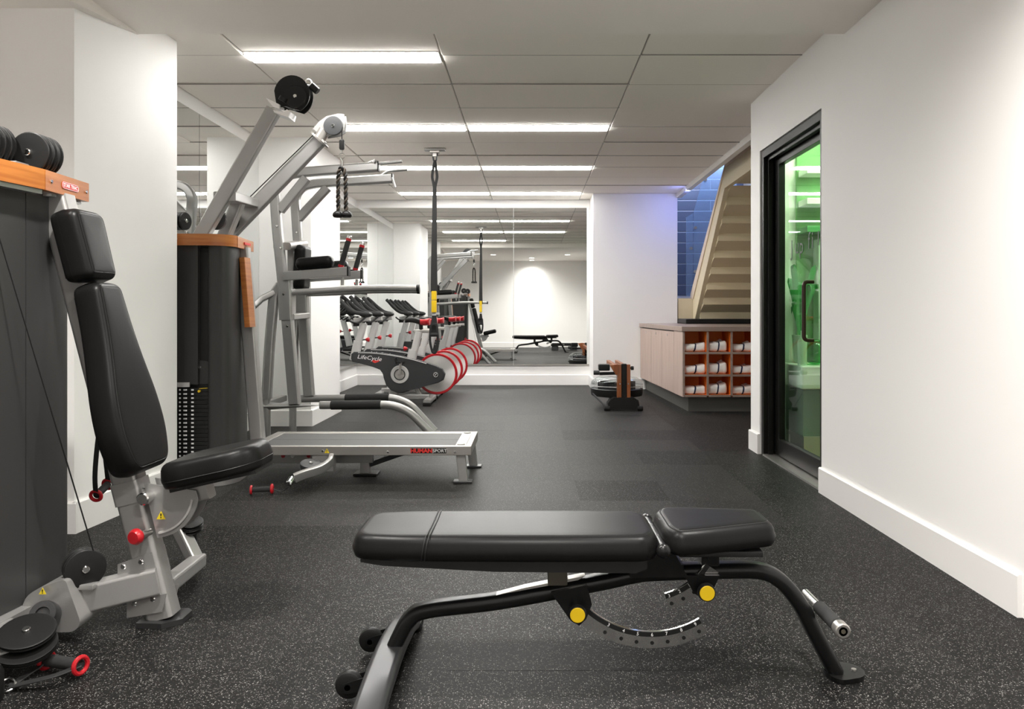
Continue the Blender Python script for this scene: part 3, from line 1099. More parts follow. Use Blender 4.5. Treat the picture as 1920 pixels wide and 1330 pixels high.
b = B()
b.prism(pl2(((1033, 1112), (1100, 1098), (1110, 1134), (1099, 1162), (1086, 1174), (1068, 1162)), 2.135), (0, .012, 0))
b.prism(pl2(((1033, 1112), (1100, 1098), (1110, 1134), (1099, 1160), (1086, 1168), (1068, 1158)), 2.162), (0, .05, 0))
b.end('knob_bracket', GBLK, bench, smooth=False)
b = B()
b.prism(pl2(((1284, 1080), (1350, 1080), (1334, 1112), (1318, 1124), (1300, 1112)), 2.135), (0, .012, 0))
b.prism(pl2(((1284, 1080), (1350, 1080), (1334, 1112), (1318, 1120), (1300, 1110)), 2.162), (0, .05, 0))
b.end('knob_bracket', GBLK, bench, smooth=False)
for px, py in ((1083, 1154), (1326, 1113)):
    c = P(px, py, 2.095)
    b = B()
    b.lathe([(0, 0), (.022, 0), (.0245, .003), (.0245, .014), (.018, .020), (.013, .045), (0, .045)], c, (0, 1, 0), 24)
    kn = b.end('adjustment_knob', BLK, bench)
    B().cyl(c - Vector((0, .0025, 0)), c + Vector((0, .001, 0)), .0205, 24, ch=.001).end('knob_cap', YEL, kn, label='yellow knob cap')
b = B()
b.cyl((.348, 2.345, .402), (.348, 2.045, .402), .0125, 14)
b.ball((.348, 2.040, .399), .0195, (1, .8, 1))
b.cyl((.348, 2.335, .402), (.348, 2.352, .402), .0165, 14, ch=.003)
b.end('pivot_rod', GBLK, bench)
b = B()
for yy in (2.125, 2.235):
    b.prism([(.27, yy, .30), (.43, yy, .30), (.405, yy, .345), (.385, yy, .385), (.35, yy, .415), (.325, yy, .41), (.30, yy, .36), (.27, yy, .33)], (0, .014, 0))
b.box((.29, 2.139, .312), (.42, 2.235, .33))
b.end('hinge_bracket', GBLK, bench, smooth=False)
b = B()
b.box((.475, 2.16, .318), (.525, 2.22, .366), .004)
b.cyl((.50, 2.14, .350), (.50, 2.24, .350), .012, 12)
b.end('seat_bracket', GBLK, bench)
b = B()
b.box((.045, 2.165, .262), (.10, 2.215, .345), .003)
b.end('mounting_bracket', OLIVE, bench)
b = B()
b.prism([(-.10, 2.172, .2335), (.13, 2.172, .276), (.15, 2.172, .288), (-.02, 2.172, .2545)], (0, .03, 0))
b.end('bracket_plate', STEEL, bench, smooth=False)
gx, gz = .818, .19
B().cyl((gx, 2.31, gz), (gx, 2.03, gz), .012, 16).end('grip_bar', CHR, bench)
B().cyl((gx, 2.20, gz), (gx, 2.068, gz), .019, 20, ch=.003).end('foam_grip', FOAM, bench)
e = B().cyl((gx, 2.062, gz), (gx, 2.030, gz), .0205, 24, ch=.003).end('end_cap', STEEL, bench)
B().cyl((gx, 2.0305, gz), (gx, 2.0285, gz), .006, 10).end('cap_screw', OLIVE, e)

# ================================================================= NEAR MULTI-STATION (cable tower with upright padded seat)
gym = thing('cable_machine', (-1.6, 2.4, 0), 'charcoal cable tower with orange wood band and upright black padded seat beside the left wall', 'exercise machine')
YA = 2.57


def wallpath(pts, z0, z1, th, b):
    """curved vertical panel following a plan path"""
    sec = [(th / 2, z0), (th / 2, z1), (-th / 2, z1), (-th / 2, z0)]
    p = [Vector((x, y, 0)) for x, y in pts]
    rings = []
    for i, q in enumerate(p):
        t = (p[min(i + 1, len(p) - 1)] - p[max(i - 1, 0)]).normalized()
        n = Vector((t.y, -t.x, 0))
        rings.append([b.bm.verts.new(q + n * a + Vector((0, 0, z))) for a, z in sec])
    for A, C in zip(rings, rings[1:]):
        for j in range(4):
            b.bm.faces.new((A[j], A[(j + 1) % 4], C[(j + 1) % 4], C[j]))
    b.bm.faces.new(rings[0][::-1])
    b.bm.faces.new(rings[-1])
    return b


def arcpts(pts, r, n=8):
    return [(p.x, p.y) for p in fillet([Vector((x, y, 0)) for x, y in pts], r, n)]


# base ring, shroud panels, wood band
b = B()
b.prism([Vector((x, y, 0.001)) for x, y in arcpts([(-2.3, 1.62), (-1.66, 1.62), (-1.575, 2.10), (-1.545, 2.48), (-1.60, 2.79), (-2.3, 2.79)], [0, .1, .3, .3, .1, 0])], (0, 0, 0.115))
b.end('base_ring', SILV, gym)
p1 = crom([(-1.70, 1.68, 0), (-1.64, 2.0, 0), (-1.607, 2.26, 0), (-1.590, 2.42, 0)], 5)
p2 = crom([(-1.590, 2.424, 0), (-1.586, 2.52, 0), (-1.60, 2.64, 0), (-1.65, 2.72, 0), (-1.75, 2.75, 0), (-2.2, 2.76, 0)], 5)
wallpath([(q.x, q.y) for q in p1], .117, 1.435, .012, B()).end('side_panel', SHRD, gym)
wallpath([(q.x, q.y) for q in p2], .117, 1.435, .012, B()).end('corner_panel', SHRD, gym)
b = B()
b.prism([(-1.72, 1.70, 1.436), (-1.66, 2.0, 1.436), (-1.625, 2.26, 1.436), (-1.605, 2.42, 1.436), (-1.60, 2.52, 1.436), (-1.62, 2.64, 1.436), (-1.68, 2.71, 1.436), (-2.2, 2.73, 1.436), (-2.2, 1.7, 1.436)], (0, 0, .028))
b.end('top_plate', SILV, gym, smooth=False)
b = B()
b.prism([(-1.5795, 2.252, 1.30), (-1.5795, 2.282, 1.30), (-1.583, 2.282, 1.425), (-1.583, 2.252, 1.425)], (-.012, 0, 0))
b.end('cable_slot', VOID, gym)
bp = crom([(-1.66, 1.66, 0), (-1.60, 2.0, 0), (-1.562, 2.26, 0), (-1.540, 2.43, 0)], 5)
b = B()
wallpath([(q.x, q.y) for q in bp], 1.414, 1.478, .022, b)
wb = b.end('wood_band', ORWOOD, gym)
wallpath([(q.x - .012, q.y) for q in bp], 1.400, 1.4135, .03, B()).end('band_lip', SILV, gym)
b = B()
b.prism([(-1.529, 2.432, 1.414), (-1.546, 2.70, 1.414), (-1.568, 2.70, 1.414), (-1.551, 2.432, 1.414)], (0, 0, .064))
we = b.end('wood_end_piece', ORWOOD, gym, smooth=False)
b = B()
b.prism([(-1.553, 2.50, 1.405), (-1.570, 2.695, 1.405), (-1.64, 2.695, 1.405), (-1.64, 2.50, 1.405)], (0, 0, .03))
b.end('band_bracket', SILV, gym, smooth=False)
ax = Vector((-.017, .268, 0)).normalized()
nrm = Vector((ax.y, -ax.x, 0))
for f in (.12, .93):
    c = Vector((-1.529, 2.432, 1.446)) + ax * .268 * f
    B().cyl(c - nrm * .004, c + nrm * .004, .0065, 12, ch=.002).end('screw', CHR, we)
RB = Matrix((( ax.x, 0, nrm.x), (ax.y, 0, nrm.y), (0, 1, 0)))
c = Vector((-1.529, 2.432, 1.446)) + ax * .145 + nrm * .0006
b = B()
o = fillet([c + RB @ Vector((x, y, 0)) for x, y in ((-.052, -.012), (.052, -.012), (.052, .012), (-.052, .012))], .012, 5, closed=True)
b.prism(o, nrm * .0012)
bd = b.end('badge', REDP, gym)
b = B()
b.tube(fillet([c + RB @ Vector((x, y, .0012)) for x, y in ((-.050, -.010), (.050, -.010), (.050, .010), (-.050, .010))], .010, 5, closed=True), .0009, 6, closed=True)
b.end('badge_rim', WHT, bd)
text('STAR TRAC', .017, c + nrm * .0016, RB, WHT, bd, name='badge_lettering', ext=.0003, bold=.0003)

# pulleys on top
for cx, cy, cz in ((-1.600, 2.50, 1.538), (-1.70, 2.42, 1.555)):
    ax2 = Vector((-.06, -1, 0)).normalized()
    pulley(Vector((cx, cy, cz)) , ax2, .066, .078, gym, 'top_pulley', BLK, 3)
b = B()
b.box((-1.68, 2.40, 1.464), (-1.60, 2.56, 1.50), .004)
b.end('pulley_mount', SILV, gym)

# long inclined post, foot, beams
PB, PT = Vector((-1.222, YA, .02)), Vector((-1.578, YA, 1.410))
pd = (PT - PB).normalized()
B().sweep([PB, PT], rrect(.088, .078, .014, 3), up=(0, 1, 0)).end('inclined_post', SILV, gym)
b = B()
b.prism([(-1.285, 2.51, .001), (-1.20, 2.505, .001), (-1.15, 2.545, .001), (-1.15, 2.62, .001), (-1.17, 2.64, .001), (-1.285, 2.64, .001)], (0, 0, .018))
b.end('foot_plate', GUN, gym)
B().sweep([(-1.50, 2.47, .100), (-1.225, 2.545, .150)], rrect(.07, .088, .010, 3)).end('base_beam', SILV, gym)
b = B()
b.prism(fillet([P(x, y, 2.40) for x, y in ((38, 1150), (48, 1118), (75, 1102), (122, 1086), (152, 1170), (138, 1186), (60, 1186))], [.01, .03, .02, .015, .02, .02, .02], 3, closed=True), (0, .13, 0))
hb = b.end('beam_housing', SILV, gym)


def warn(c, M, s, parent):
    b = B()
    c = Vector(c)
    b.prism([c + M @ Vector((x * s, y * s, 0)) for x, y in ((-.55, -.45), (.55, -.45), (0, .55))], M @ Vector((0, 0, .0008)))
    st_ = b.end('warning_sticker', YELS, parent, smooth=False)
    q = B()
    q.prism([c + M @ Vector((x * s, y * s, .0008)) for x, y in ((-.06, -.1), (.06, -.1), (.09, .25), (-.09, .25))], M @ Vector((0, 0, .0006)))
    q.prism([c + M @ Vector((x * s, y * s, .0008)) for x, y in ((-.07, -.32), (.07, -.32), (.07, -.18), (-.07, -.18))], M @ Vector((0, 0, .0006)))
    q.end('sticker_mark', VOID, st_, smooth=False)


warn(P(80, 1109, 2.388), FRONT, .021, gym)
warn(P(302, 967, 2.522), FRONT, .027, gym)
b = B()
for s in (-.046, .044):
    b.prism([(PB.x - .10, YA + s, .09), (PB.x + .03, YA + s, .11), (PB.x + .015, YA + s, .05), (PB.x - .10, YA + s, .03)], (0, .003, 0))
    b.prism([(PB.x - .13, YA + s, .205), (PB.x - .02, YA + s, .245), (PB.x + .0, YA + s, .165), (PB.x - .13, YA + s, .165)], (0, .003, 0))
b.end('gusset_plate', SILV, gym, smooth=False, kind='stuff')
for px, py in ((230, 1064), (263, 1055), (285, 1125), (250, 1133)):
    c = P(px, py, YA - .049)
    B().cyl(c, c + Vector((0, .01, 0)), .0095, 14, ch=.003).end('bolt', CHR, gym)

# upright pads: local frame of the post (u across depth, v up the post, w toward the sitter)
vv = Vector((-.240, 0, .971)).normalized()
ww = Vector((vv.z, 0, -vv.x))
uu = Vector((0, 1, 0))


def post_at(z):
    k = (z - PB.z) / (PT.z - PB.z)
    return PB + (PT - PB) * k


def padframe(z, off, yc=2.555):
    o = post_at(z)
    o.y = yc
    return basis(uu, vv, ww, o + ww * off)


o1 = outline([(-.083, 1.128 - 1.128), (.083, 0), (.090, .235), (-.090, .235)], [.03, .03, .045, .045])
M1 = padframe(1.118, .012)
hr = B().pad(o1, .090, M1, e=.026, crown=.001).end('headrest', VINYL, gym, ang=60)
b = B()
b.tube(pad_ring(o1, M1, -.001, .030), .002, 6, closed=True)
b.tube(pad_ring(o1, M1, .018, .0875), .002, 6, closed=True)
b.end('seam', PIPE, hr)
o2 = outline([(-.085, .02), (-.115, 0), (.115, 0), (.152, .12), (.145, .24), (.095, .44), (.075, .635), (-.075, .635), (-.095, .44), (-.145, .24), (-.152, .12)][1:], [.05, .05, .10, .15, .3, .04, .04, .3, .15, .10])
M2 = padframe(.49, .016)
bk = B().pad(o2, .088, M2, e=.026, crown=.001).end('backrest', VINYL, gym, ang=60)
b = B()
b.tube(pad_ring(o2, M2, -.001, .030), .002, 6, closed=True)
b.tube(pad_ring(o2, M2, .018, .0855), .002, 6, closed=True)
b.end('seam', PIPE, bk)
b = B()
b.prism([M1 @ Vector(q) for q in ((-.05, .02, -.014), (.05, .02, -.014), (.05, .2, -.014), (-.05, .2, -.014))], ww * .014)
b.prism([M2 @ Vector(q) for q in ((-.06, .04, -.012), (.06, .04, -.012), (.05, .6, -.012), (-.05, .6, -.012))], ww * .012)
b.end('pad_board', BOARD, gym, smooth=False, kind='stuff')

# seat
sx = Vector((1, 0, .22)).normalized()
sw = Vector((-sx.z, 0, sx.x))
Ms = basis(sx, (0, 1, 0), sw, (-1.185, 2.575, .455))
o3 = outline([(0, -.10), (.06, -.135), (.24, -.135), (.315, -.085), (.315, .085), (.24, .135), (.06, .135), (0, .10)], [.05, .06, .06, .05, .05, .06, .06, .05])
sp = B().pad(o3, .084, Ms, e=.030, crown=.001).end('seat', VINYL, gym, ang=60)
b = B()
b.tube(pad_ring(o3, Ms, -.002, .026), .002, 6, closed=True)
b.tube(pad_ring(o3, Ms, .016, .076), .002, 6, closed=True)
b.end('seam', PIPE, sp)
b = B()
b.prism([Ms @ Vector(q) for q in ((.02, -.09, -.012), (.30, -.08, -.012), (.30, .08, -.012), (.02, .09, -.012))], sw * .012)
b.end('seat_board', BOARD, gym, smooth=False)
B().sweep([post_at(.43) - ww * .02, Ms @ Vector((.02, 0, -.045)), Ms @ Vector((.11, 0, -.04))], rrect(.06, .055, .008, 2)).end('seat_arm', SILV, gym)
b = B()
c0 = Ms @ Vector((.02, 0, -.07))
for s in (-.040, .036):
    fan = [Vector((-1.27, YA + s, .47)), Vector((-1.10, YA + s, .445))]
    for k in range(9):
        a = math.radians(-8 - 78 * k / 8)
        fan.append(Vector((-1.235 + .145 * math.cos(a), YA + s, .435 + .145 * math.sin(a))))
    b.prism(fan, (0, .004, 0))
b.end('sector_plate', SILV, gym, smooth=False)
b = B()
for k in range(10):
    a = math.radians(-8 - 74 * k / 9)
    q = Vector((-1.235 + .128 * math.cos(a), YA - .043, .435 + .128 * math.sin(a)))
    if k:
        b.sweep([last, q], [(.003, .006), (-.003, .006), (-.003, -.006), (.003, -.006)], up=(0, 1, 0))
    last = q
b.end('sector_rim', LGREY, gym, smooth=False, kind='stuff')
b = B()
b.sweep([post_at(.40), post_at(.47)], rrect(.094, .088, .012, 3), up=(0, 1, 0))
b.end('seat_collar', SILV, gym)
c = P(266, 937, YA - .085)
B().cyl(c, c + Vector((0, .05, 0)), .0205, 22, ch=.004).end('collar_bolt', CHR, gym)
c = P(248, 1010, YA - .10)
b = B()
b.lathe([(0, 0), (.02, .002), (.026, .012), (.026, .022), (.016, .034), (0, .034)], c, Vector((.25, 1, .05)), 22)
rk = b.end('release_knob', RED, gym)
B().cyl(c + Vector((.006, .03, 0)), c + Vector((.02, .075, 0)), .012, 12).end('knob_stem', STEEL, rk)

# low pulley on the beam with its cable
pulley((-1.432, 2.475, .212), Vector((.80, -1, .05)), .060, .056, gym, 'low_pulley', BLK, 2)
b = B()
b.box((-1.495, 2.44, .15), (-1.385, 2.51, .168), .004)
b.end('pulley_yoke', SILV, gym)
B().tube([(-1.585, 2.267, 1.33), (-1.397, 2.475, .245)], .0024, 6).end('cable', BLK, gym)

# swivel arm at the front with flat pulley
b = B()
b.sweep(crom([(-1.60, 2.30, .10), (-1.50, 2.24, .095), (-1.475, 2.19, .088), (-1.54, 2.15, .08), (-1.66, 2.14, .08)], 5), rrect(.08, .03, .01, 2))
b.end('swivel_arm', SILV, gym)
axw = Vector((.12, -.30, .95)).normalized()
pulley((-1.437, 2.20, .118), axw, .074, .014, gym, 'flat_pulley', BLK, 1)
pulley((-1.437 + .006, 2.19, .082), axw, .078, .016, gym, 'flat_pulley', BLK, 2, hub=False)
b = B()
b.lathe([(0, -.03), (.036, -.03), (.04, -.02), (.04, .02), (.036, .03), (.02, .03), (.018, .022), (0, .022)], (-1.485, 2.36, .105), Vector((.25, -.85, .45)), 24)
b.end('swivel_joint', GUN, gym)
# rear low arm to the right of the post
b = B()
b.sweep([(-1.24, 2.62, .10), (-1.30, 3.02, .06)], rrect(.055, .05, .008, 2))
b.sweep([(-1.30, 3.00, .055), (-1.43, 3.06, .25)][::-1], rrect(.05, .05, .008, 2))
b.prism([(-1.60, 3.06, .10), (-1.52, 3.06, .32), (-1.49, 3.06, .32), (-1.50, 3.06, .10)], (0, .05, 0))
b.end('rear_arm', SILV, gym, smooth=False, kind='stuff')
c = P(358, 985, 3.05)
pulley(c, (0.15, -.3, 1), .045, .04, gym, 'rear_pulley', BLK, 2)
b = B()
b.cyl(c + Vector((0, 0, -.02)), c + Vector((0.002, 0, -.075)), .022, 14, ch=.005)
b.end('cable_stopper', BLK, gym)
b = B()
b.torus(c + Vector((0, 0, -.088)), (0, 1, 0), .012, .0035, 18, 6)
b.end('snap_hook', CHR, gym)

# grip handle hanging behind the backrest
def stirrup(name, a, c, top, lab, d=.014):
    a, c = Vector(a), Vector(c)
    ax_ = (c - a).normalized()
    t = thing(name, (a + c) / 2, lab, 'handle', None)
    B().cyl(a + ax_ * .006, c - ax_ * .006, d, 16).end('foam_grip', FOAM, t)
    for q in (a, c):
        B().torus(q, ax_, d + .005, .0065, 22, 8).end('end_ring', RED, t, label='red end ring')
    return t


a, c = P(180, 930, 2.86), P(203, 908, 2.95)
t = stirrup('grip_handle', a, c, None, 'black grip handle with red rings hanging on its strap behind the backrest')
b = B()
tp = P(188, 790, 2.86)
b.sweep(crom([a, P(178, 895, 2.83), P(181, 850, 2.84), tp], 4), [(.009, .0012), (-.009, .0012), (-.009, -.0012), (.009, -.0012)], up=(0, 1, 0))
b.sweep(crom([c, P(200, 880, 2.92), P(197, 850, 2.9), tp + Vector((.01, 0, 0))], 4), [(.009, .0012), (-.009, .0012), (-.009, -.0012), (.009, -.0012)], up=(0, 1, 0))
b.end('strap', WEB, t)
B().tube([tp, tp + Vector((-.02, 0, .5))], .003, 6).end('hanging_cable', BLK, t)

# grip handle lying on the floor
a, c = P(87, 1238, 2.215), P(151, 1248, 2.17)
t = stirrup('grip_handle', a, c, None, 'black grip handle with red rings lying on the floor beside the near machine', .017)
b = B()
ring = P(18, 1285, 2.10)
ring.z = .012
for e, m1 in ((a, P(55, 1262, 2.16)), (c, P(90, 1271, 2.11))):
    m1.z = max(.012, m1.z)
    b.sweep(crom([e, (e + m1) / 2 + Vector((0, 0, -.002)), m1, ring], 5), rrect(.022, .005, .002, 1), up=(0, 0, 1))
b.end('strap', WEB, t)
b = B()
b.torus(ring + Vector((-.006, 0, .004)), (.2, -.5, .8), .019, .004, 22, 8)
b.torus(ring + Vector((-.036, -.02, .004)), (.5, .5, .6), .016, .004, 22, 8)
b.end('snap_hook', CHR, t)
q = Vector((-1.43, 2.045, .002))
B().lathe([(0, 0), (.026, 0), (.03, .01), (.03, .07), (.022, .09), (0, .095)], q, (0, 0, 1), 20).end('cable_stopper', BLK, t)

# ================================================================= FAR CABLE TOWER WITH PLATFORM
gym2 = thing('cable_tower', (-2.0, 4.85, 0), 'charcoal cable tower with two raised pulley arms and a silver platform', 'exercise machine')
b = B()
b.prism([Vector((x, y, 0.001)) for x, y in arcpts([(-2.40, 4.58), (-1.84, 4.55), (-1.77, 4.66), (-1.80, 5.08), (-1.88, 5.17), (-2.40, 5.17)], [0, .08, .08, .06, .06, 0])], (0, 0, .085))
b.end('base_ring', SILV, gym2)
mb(((-2.395, 4.615, .087), (-1.80, 4.66, 1.41))).end('inner_recess', VOID, gym2, smooth=False)
mb(((-2.40, 4.58, .60), (-1.978, 4.612, 1.43))).end('front_panel', SHRD, gym2, smooth=False)
mb(((-2.40, 4.58, .087), (-2.105, 4.612, .598))).end('lower_panel', SHRD, gym2, smooth=False)
p2 = crom([(-1.915, 4.615, 0), (-1.905, 4.58, 0), (-1.85, 4.574, 0), (-1.825, 4.575, 0), (-1.803, 4.61, 0), (-1.802, 4.72, 0), (-1.838, 4.9, 0), (-1.882, 5.08, 0), (-1.94, 5.14, 0), (-2.3, 5.15, 0)], 5)
wallpath([(q.x, q.y) for q in p2], .087, 1.435, .014, B()).end('corner_panel', SHRD, gym2)
b = B()
b.prism([(-1.96, 4.606, .60), (-1.90, 4.606, .60), (-1.895, 4.606, .66), (-1.905, 4.606, .71), (-1.93, 4.606, .735), (-1.965, 4.606, .74), (-1.977, 4.606, .74), (-1.977, 4.606, .60)], (0, .006, 0))
sh = b.end('slot_shield', SHRD, gym2, smooth=False)
for x, z in ((-1.975, .70), (-1.915, .655)):
    B().cyl((x, 4.602, z), (x, 4.608, z), .0065, 10).end('screw', CHR, sh)
mb(((-2.098, 4.572, .585), (-2.025, 4.581, .612))).end('label_plate', LGREY, gym2, smooth=False)
for x in (-2.04, -1.945):
    B().cyl((x, 4.622, .09), (x, 4.622, 1.40), .006, 12).end('guide_rod', GUN, gym2)
for k in range(20):
    z = .09 + k * .0245
    o = mb(((-2.10, 4.588, z), (-1.885, 4.609, z + .0225)), bev=.0015).end('weight_plate', BLK, gym2, smooth=False)
    lab = B()
    for x0, x1 in ((-2.092, -2.082), (-2.066, -2.058), (-2.055, -2.045), (-2.02, -2.005)):
        lab.box((x0, 4.587, z + .007), (x1, 4.5885, z + .016))
    lab.end('weight_label', WHT, o, smooth=False, kind='stuff')
    mb(((-1.900, 4.587, z + .006), (-1.895, 4.5885, z + .017))).end('edge_mark', YELS if k > 9 else ORWOOD, o, smooth=False)
b = B()
b.cyl((-1.97, 4.575, .56), (-1.97, 4.60, .56), .008, 10)
b.tube([(-1.97, 4.58, .575), (-1.92, 4.58, .578)], .002, 6)
b.end('selector_pin', YEL, gym2)
# top plate, wood band
b = B()
b.prism([(-2.4, 4.57, 1.436), (-1.86, 4.565, 1.436), (-1.81, 4.62, 1.436), (-1.845, 5.02, 1.436), (-1.93, 5.13, 1.436), (-2.4, 5.16, 1.436)], (0, 0, .025))
b.end('top_plate', SILV, gym2, smooth=False)
bp = crom([(-2.40, 4.535, 0), (-2.15, 4.532, 0), (-1.93, 4.54, 0), (-1.845, 4.56, 0), (-1.80, 4.605, 0), (-1.785, 4.66, 0)], 5)
wallpath([(q.x, q.y) for q in bp], 1.420, 1.488, .022, B()).end('wood_band', ORWOOD, gym2)
b = B()
b.prism([(-1.773, 4.664, 1.42), (-1.813, 5.04, 1.42), (-1.835, 5.04, 1.42), (-1.795, 4.664, 1.42)], (0, 0, .066))
we = b.end('wood_end_piece', ORWOOD, gym2, smooth=False)
mb(((-1.788, 4.80, 1.448), (-1.7795, 4.90, 1.462))).end('badge', REDP, we, smooth=False)
mb(((-1.88, 4.9, 1.405), (-1.84, 5.03, 1.42))).end('band_bracket', SILV, gym2, smooth=False)
for x in (-2.08,):
    B().cyl((x, 4.519, 1.456), (x, 4.525, 1.456), .008, 10, ch=.002).end('screw', CHR, gym2)

# inclined post with wooden hand board
B().sweep([(-1.718, 4.85, .23), (-1.812, 4.85, 1.43)], rrect(.082, .07, .012, 3), up=(0, 1, 0)).end('inclined_post', SILV, gym2)
B().sweep([(-1.748, 4.80, .935), (-1.782, 4.80, 1.365)], rrect(.036, .10, .006, 2), up=(0, 1, 0)).end('wood_board', ORWOOD, gym2)

# raised arms
A0, A1 = P(372, 452, 4.62), P(514, 206, 4.62)
B0, B1 = P(432, 436, 5.10), P(603, 259, 5.10)
B().sweep([A0, A1], rrect(.085, .06, .010, 3), up=(0, 1, 0)).end('raised_arm', SILV, gym2)
B().sweep([B0, B1], rrect(.092, .06, .010, 3), up=(0, 1, 0)).end('raised_arm', SILV, gym2)
ca, cb = P(421, 368, 4.60), P(470, 382, 5.12)
B().sweep([ca, cb], rrect(.13, .055, .008, 2), up=(0, 0, 1)).end('cross_plate', SILV, gym2)
B().sweep([P(449, 374, 4.86), P(418, 450, 4.86)], rrect(.075, .07, .012, 3), up=(0, 1, 0)).end('arm_post', SILV, gym2)
pulley(P(405, 412, 4.72), (0.1, -1, 0), .062, .03, gym2, 'top_pulley', GUN, 1)
pulley(P(430, 416, 5.0), (0.5, -1, 0), .06, .05, gym2, 'top_pulley', BLK, 2)
pulley(P(341, 415, 4.74), (1, -.25, 0), .055, .06, gym2, 'top_pulley', BLK, 2)
# pulley head on arm A : black rounded cheek plates
ad = (A1 - A0).normalized()
ca = P(551, 180, 4.62)
hl = []
for k in range(25):
    a = math.radians(-62 + 232 * k / 24)
    hl.append(ca + Vector((math.cos(a) * .106, 0, math.sin(a) * .112)))
hl += [P(523, 205, 4.62), P(540, 203, 4.62)]
for y in (-.04, .032):
    b = B()
    b.prism([q + Vector((0, y, 0)) for q in hl], (0, .008, 0))
    b.end('cheek_plate', BLK, gym2, ang=30)
pulley(P(554, 181, 4.57), (0, 1, 0), .066, .016, gym2, 'arm_pulley', BLK, 1)
pulley(P(553, 180, 4.622), (0, 1, 0), .085, .045, gym2, 'arm_pulley', BLK, 1, hub=False)
b = B()
b.prism([P(498, 183, 4.56), P(524, 196, 4.56), P(524, 204, 4.56), P(512, 200, 4.56)], (0, .12, 0))
b.prism([P(512, 206, 4.56), P(530, 211, 4.56), P(538, 205, 4.56), P(544, 209, 4.56), P(541, 220, 4.56), P(514, 211, 4.56)], (0, .12, 0))
b.end('arm_bracket', TRIM, gym2, smooth=False, kind='stuff')
B().cyl(P(529, 190, 4.565), P(533, 183, 4.565), .026, 18).end('swivel_collar', BLK, gym2)
b = B()
b.cyl(P(583, 160, 4.60), P(596, 172, 4.60), .022, 14, ch=.004)
b.end('cable_stopper', BLK, gym2)
b = B()
b.torus(P(578, 155, 4.60), (0, 1, 0), .018, .005, 18, 6)
b.end('snap_hook', CHR, gym2)
# pulley head on arm B : grey cheek plates, collar, pulley
gp = [P(x, y, 5.08) for x, y in ((586, 242), (598, 228), (612, 218), (634, 213), (645, 214), (646, 226), (644, 245), (634, 252), (611, 256), (600, 250))]
b = B()
b.prism(gp, (0, .008, 0))
b.end('cheek_plate', SILV, gym2, smooth=False)
b = B()
b.prism([q + Vector((0, .06, 0)) for q in gp], (0, .008, 0))
b.end('cheek_plate', SILV, gym2, smooth=False)
pulley(P(625, 236, 5.065), (0, 1, 0), .0625, .022, gym2, 'arm_pulley', DARKG, 1)
B().cyl(P(598, 262, 5.1), P(609, 245, 5.1), .040, 22).end('swivel_collar', STEEL, gym2)
b = B()
q0, q1 = P(593, 252, 5.1), P(608, 268, 5.1)
dd = (B1 - B0).normalized()
b.cyl(P(599, 262, 5.1) - dd * .006, P(599, 262, 5.1) + dd * .006, .075, 24)
b.end('arm_flange', STEEL, gym2)
B().tube([P(460, 378, 5.06), P(592, 249, 5.06)], .0035, 6).end('cable', BLK, gym2)
CX = P(641, 240, 5.08)
B().tube([CX, P(641, 262, 5.08)], .003, 6).end('cable', BLK, gym2)
b = B()
b.lathe([(0, 0), (.012, 0), (.0175, .008), (.0175, .058), (.012, .066), (0, .066)], P(641, 281, 5.08), (0, 0, 1), 18)
b.end('cable_stopper', BLK, gym2)

# rope attachment hanging from the arm
rp = thing('triceps_rope', P(641, 405, 5.08), 'black and brown twisted rope attachment hanging from the raised pulley arm', 'rope')
b = B()
b.tube([P(641, 282, 5.08), P(641, 287, 5.08)], .006, 8)
b.torus(P(641, 292, 5.08), (0, 1, 0), .017, .004, 20, 6)
b.tube(crom([P(639, 296, 5.08), P(643, 304, 5.08), P(641, 312, 5.08)], 4), .006, 8)
b.end('snap_hook', CHR, rp)
cl_ = crom([P(634.5, 401, 5.08), P(634, 370, 5.08), P(634.5, 335, 5.08), P(636, 321, 5.08), P(640.5, 315, 5.08), P(645, 320, 5.08), P(648, 334, 5.08), P(648.5, 370, 5.08), P(649, 401, 5.08)], 9)
for ph, mt in ((0, ROPE), (PI, BLK)):
    b = B()
    hp = []
    L = 0
    for i, q in enumerate(cl_):
        if i:
            L += (q - cl_[i - 1]).length
        a = L * 100 + ph
        t = (cl_[min(i + 1, len(cl_) - 1)] - cl_[max(0, i - 1)]).normalized()
        n1 = Vector((0, 1, 0))
        n2 = t.cross(n1).normalized()
        hp.append(q + n1 * math.cos(a) * .0075 + n2 * math.sin(a) * .0075)
    b.tube(hp, .0085, 7)
    b.end('rope_strand', mt, rp, ang=60)
for px in (633.5, 650):
    b = B()
    b.lathe([(0, 0), (.026, 0), (.034, .010), (.034, .024), (.024, .036), (.016, .042), (0, .042)], P(px, 408, 5.08), (0, 0, 1), 20)
    b.end('rope_stopper', BLK, rp)

# platform in front of the tower
X0, X1, Y0, Y1, ZP, ZQ = -1.70, -.362, 4.62, 5.18, .228, .172
b = B()
b.box((X0, Y0, ZQ), (X1, Y0 + .03, ZP), .003)
b.end('side_rail', STEEL, gym2, smooth=False)
mb(((X0, Y1 - .03, ZQ), (X1, Y1, ZP)), bev=.003).end('side_rail', STEEL, gym2, smooth=False)
mb(((X1 - .035, Y0 + .031, ZQ), (X1, Y1 - .031, ZP)), bev=.003).end('end_rail', STEEL, gym2, smooth=False)
mb(((X0, Y0 + .031, ZQ), (X0 + .06, Y1 - .031, ZP)), bev=.003).end('end_rail', STEEL, gym2, smooth=False)
TREAD = mat('tread_plate', (0.085, 0.085, 0.083), 0.55, metal=0.2, bump=(160, 0.6, 0.002))
mb(((X0 + .061, Y0 + .031, ZP - .02), (X1 - .10, Y0 + .262, ZP - .004))).end('tread_panel', TREAD, gym2, smooth=False)
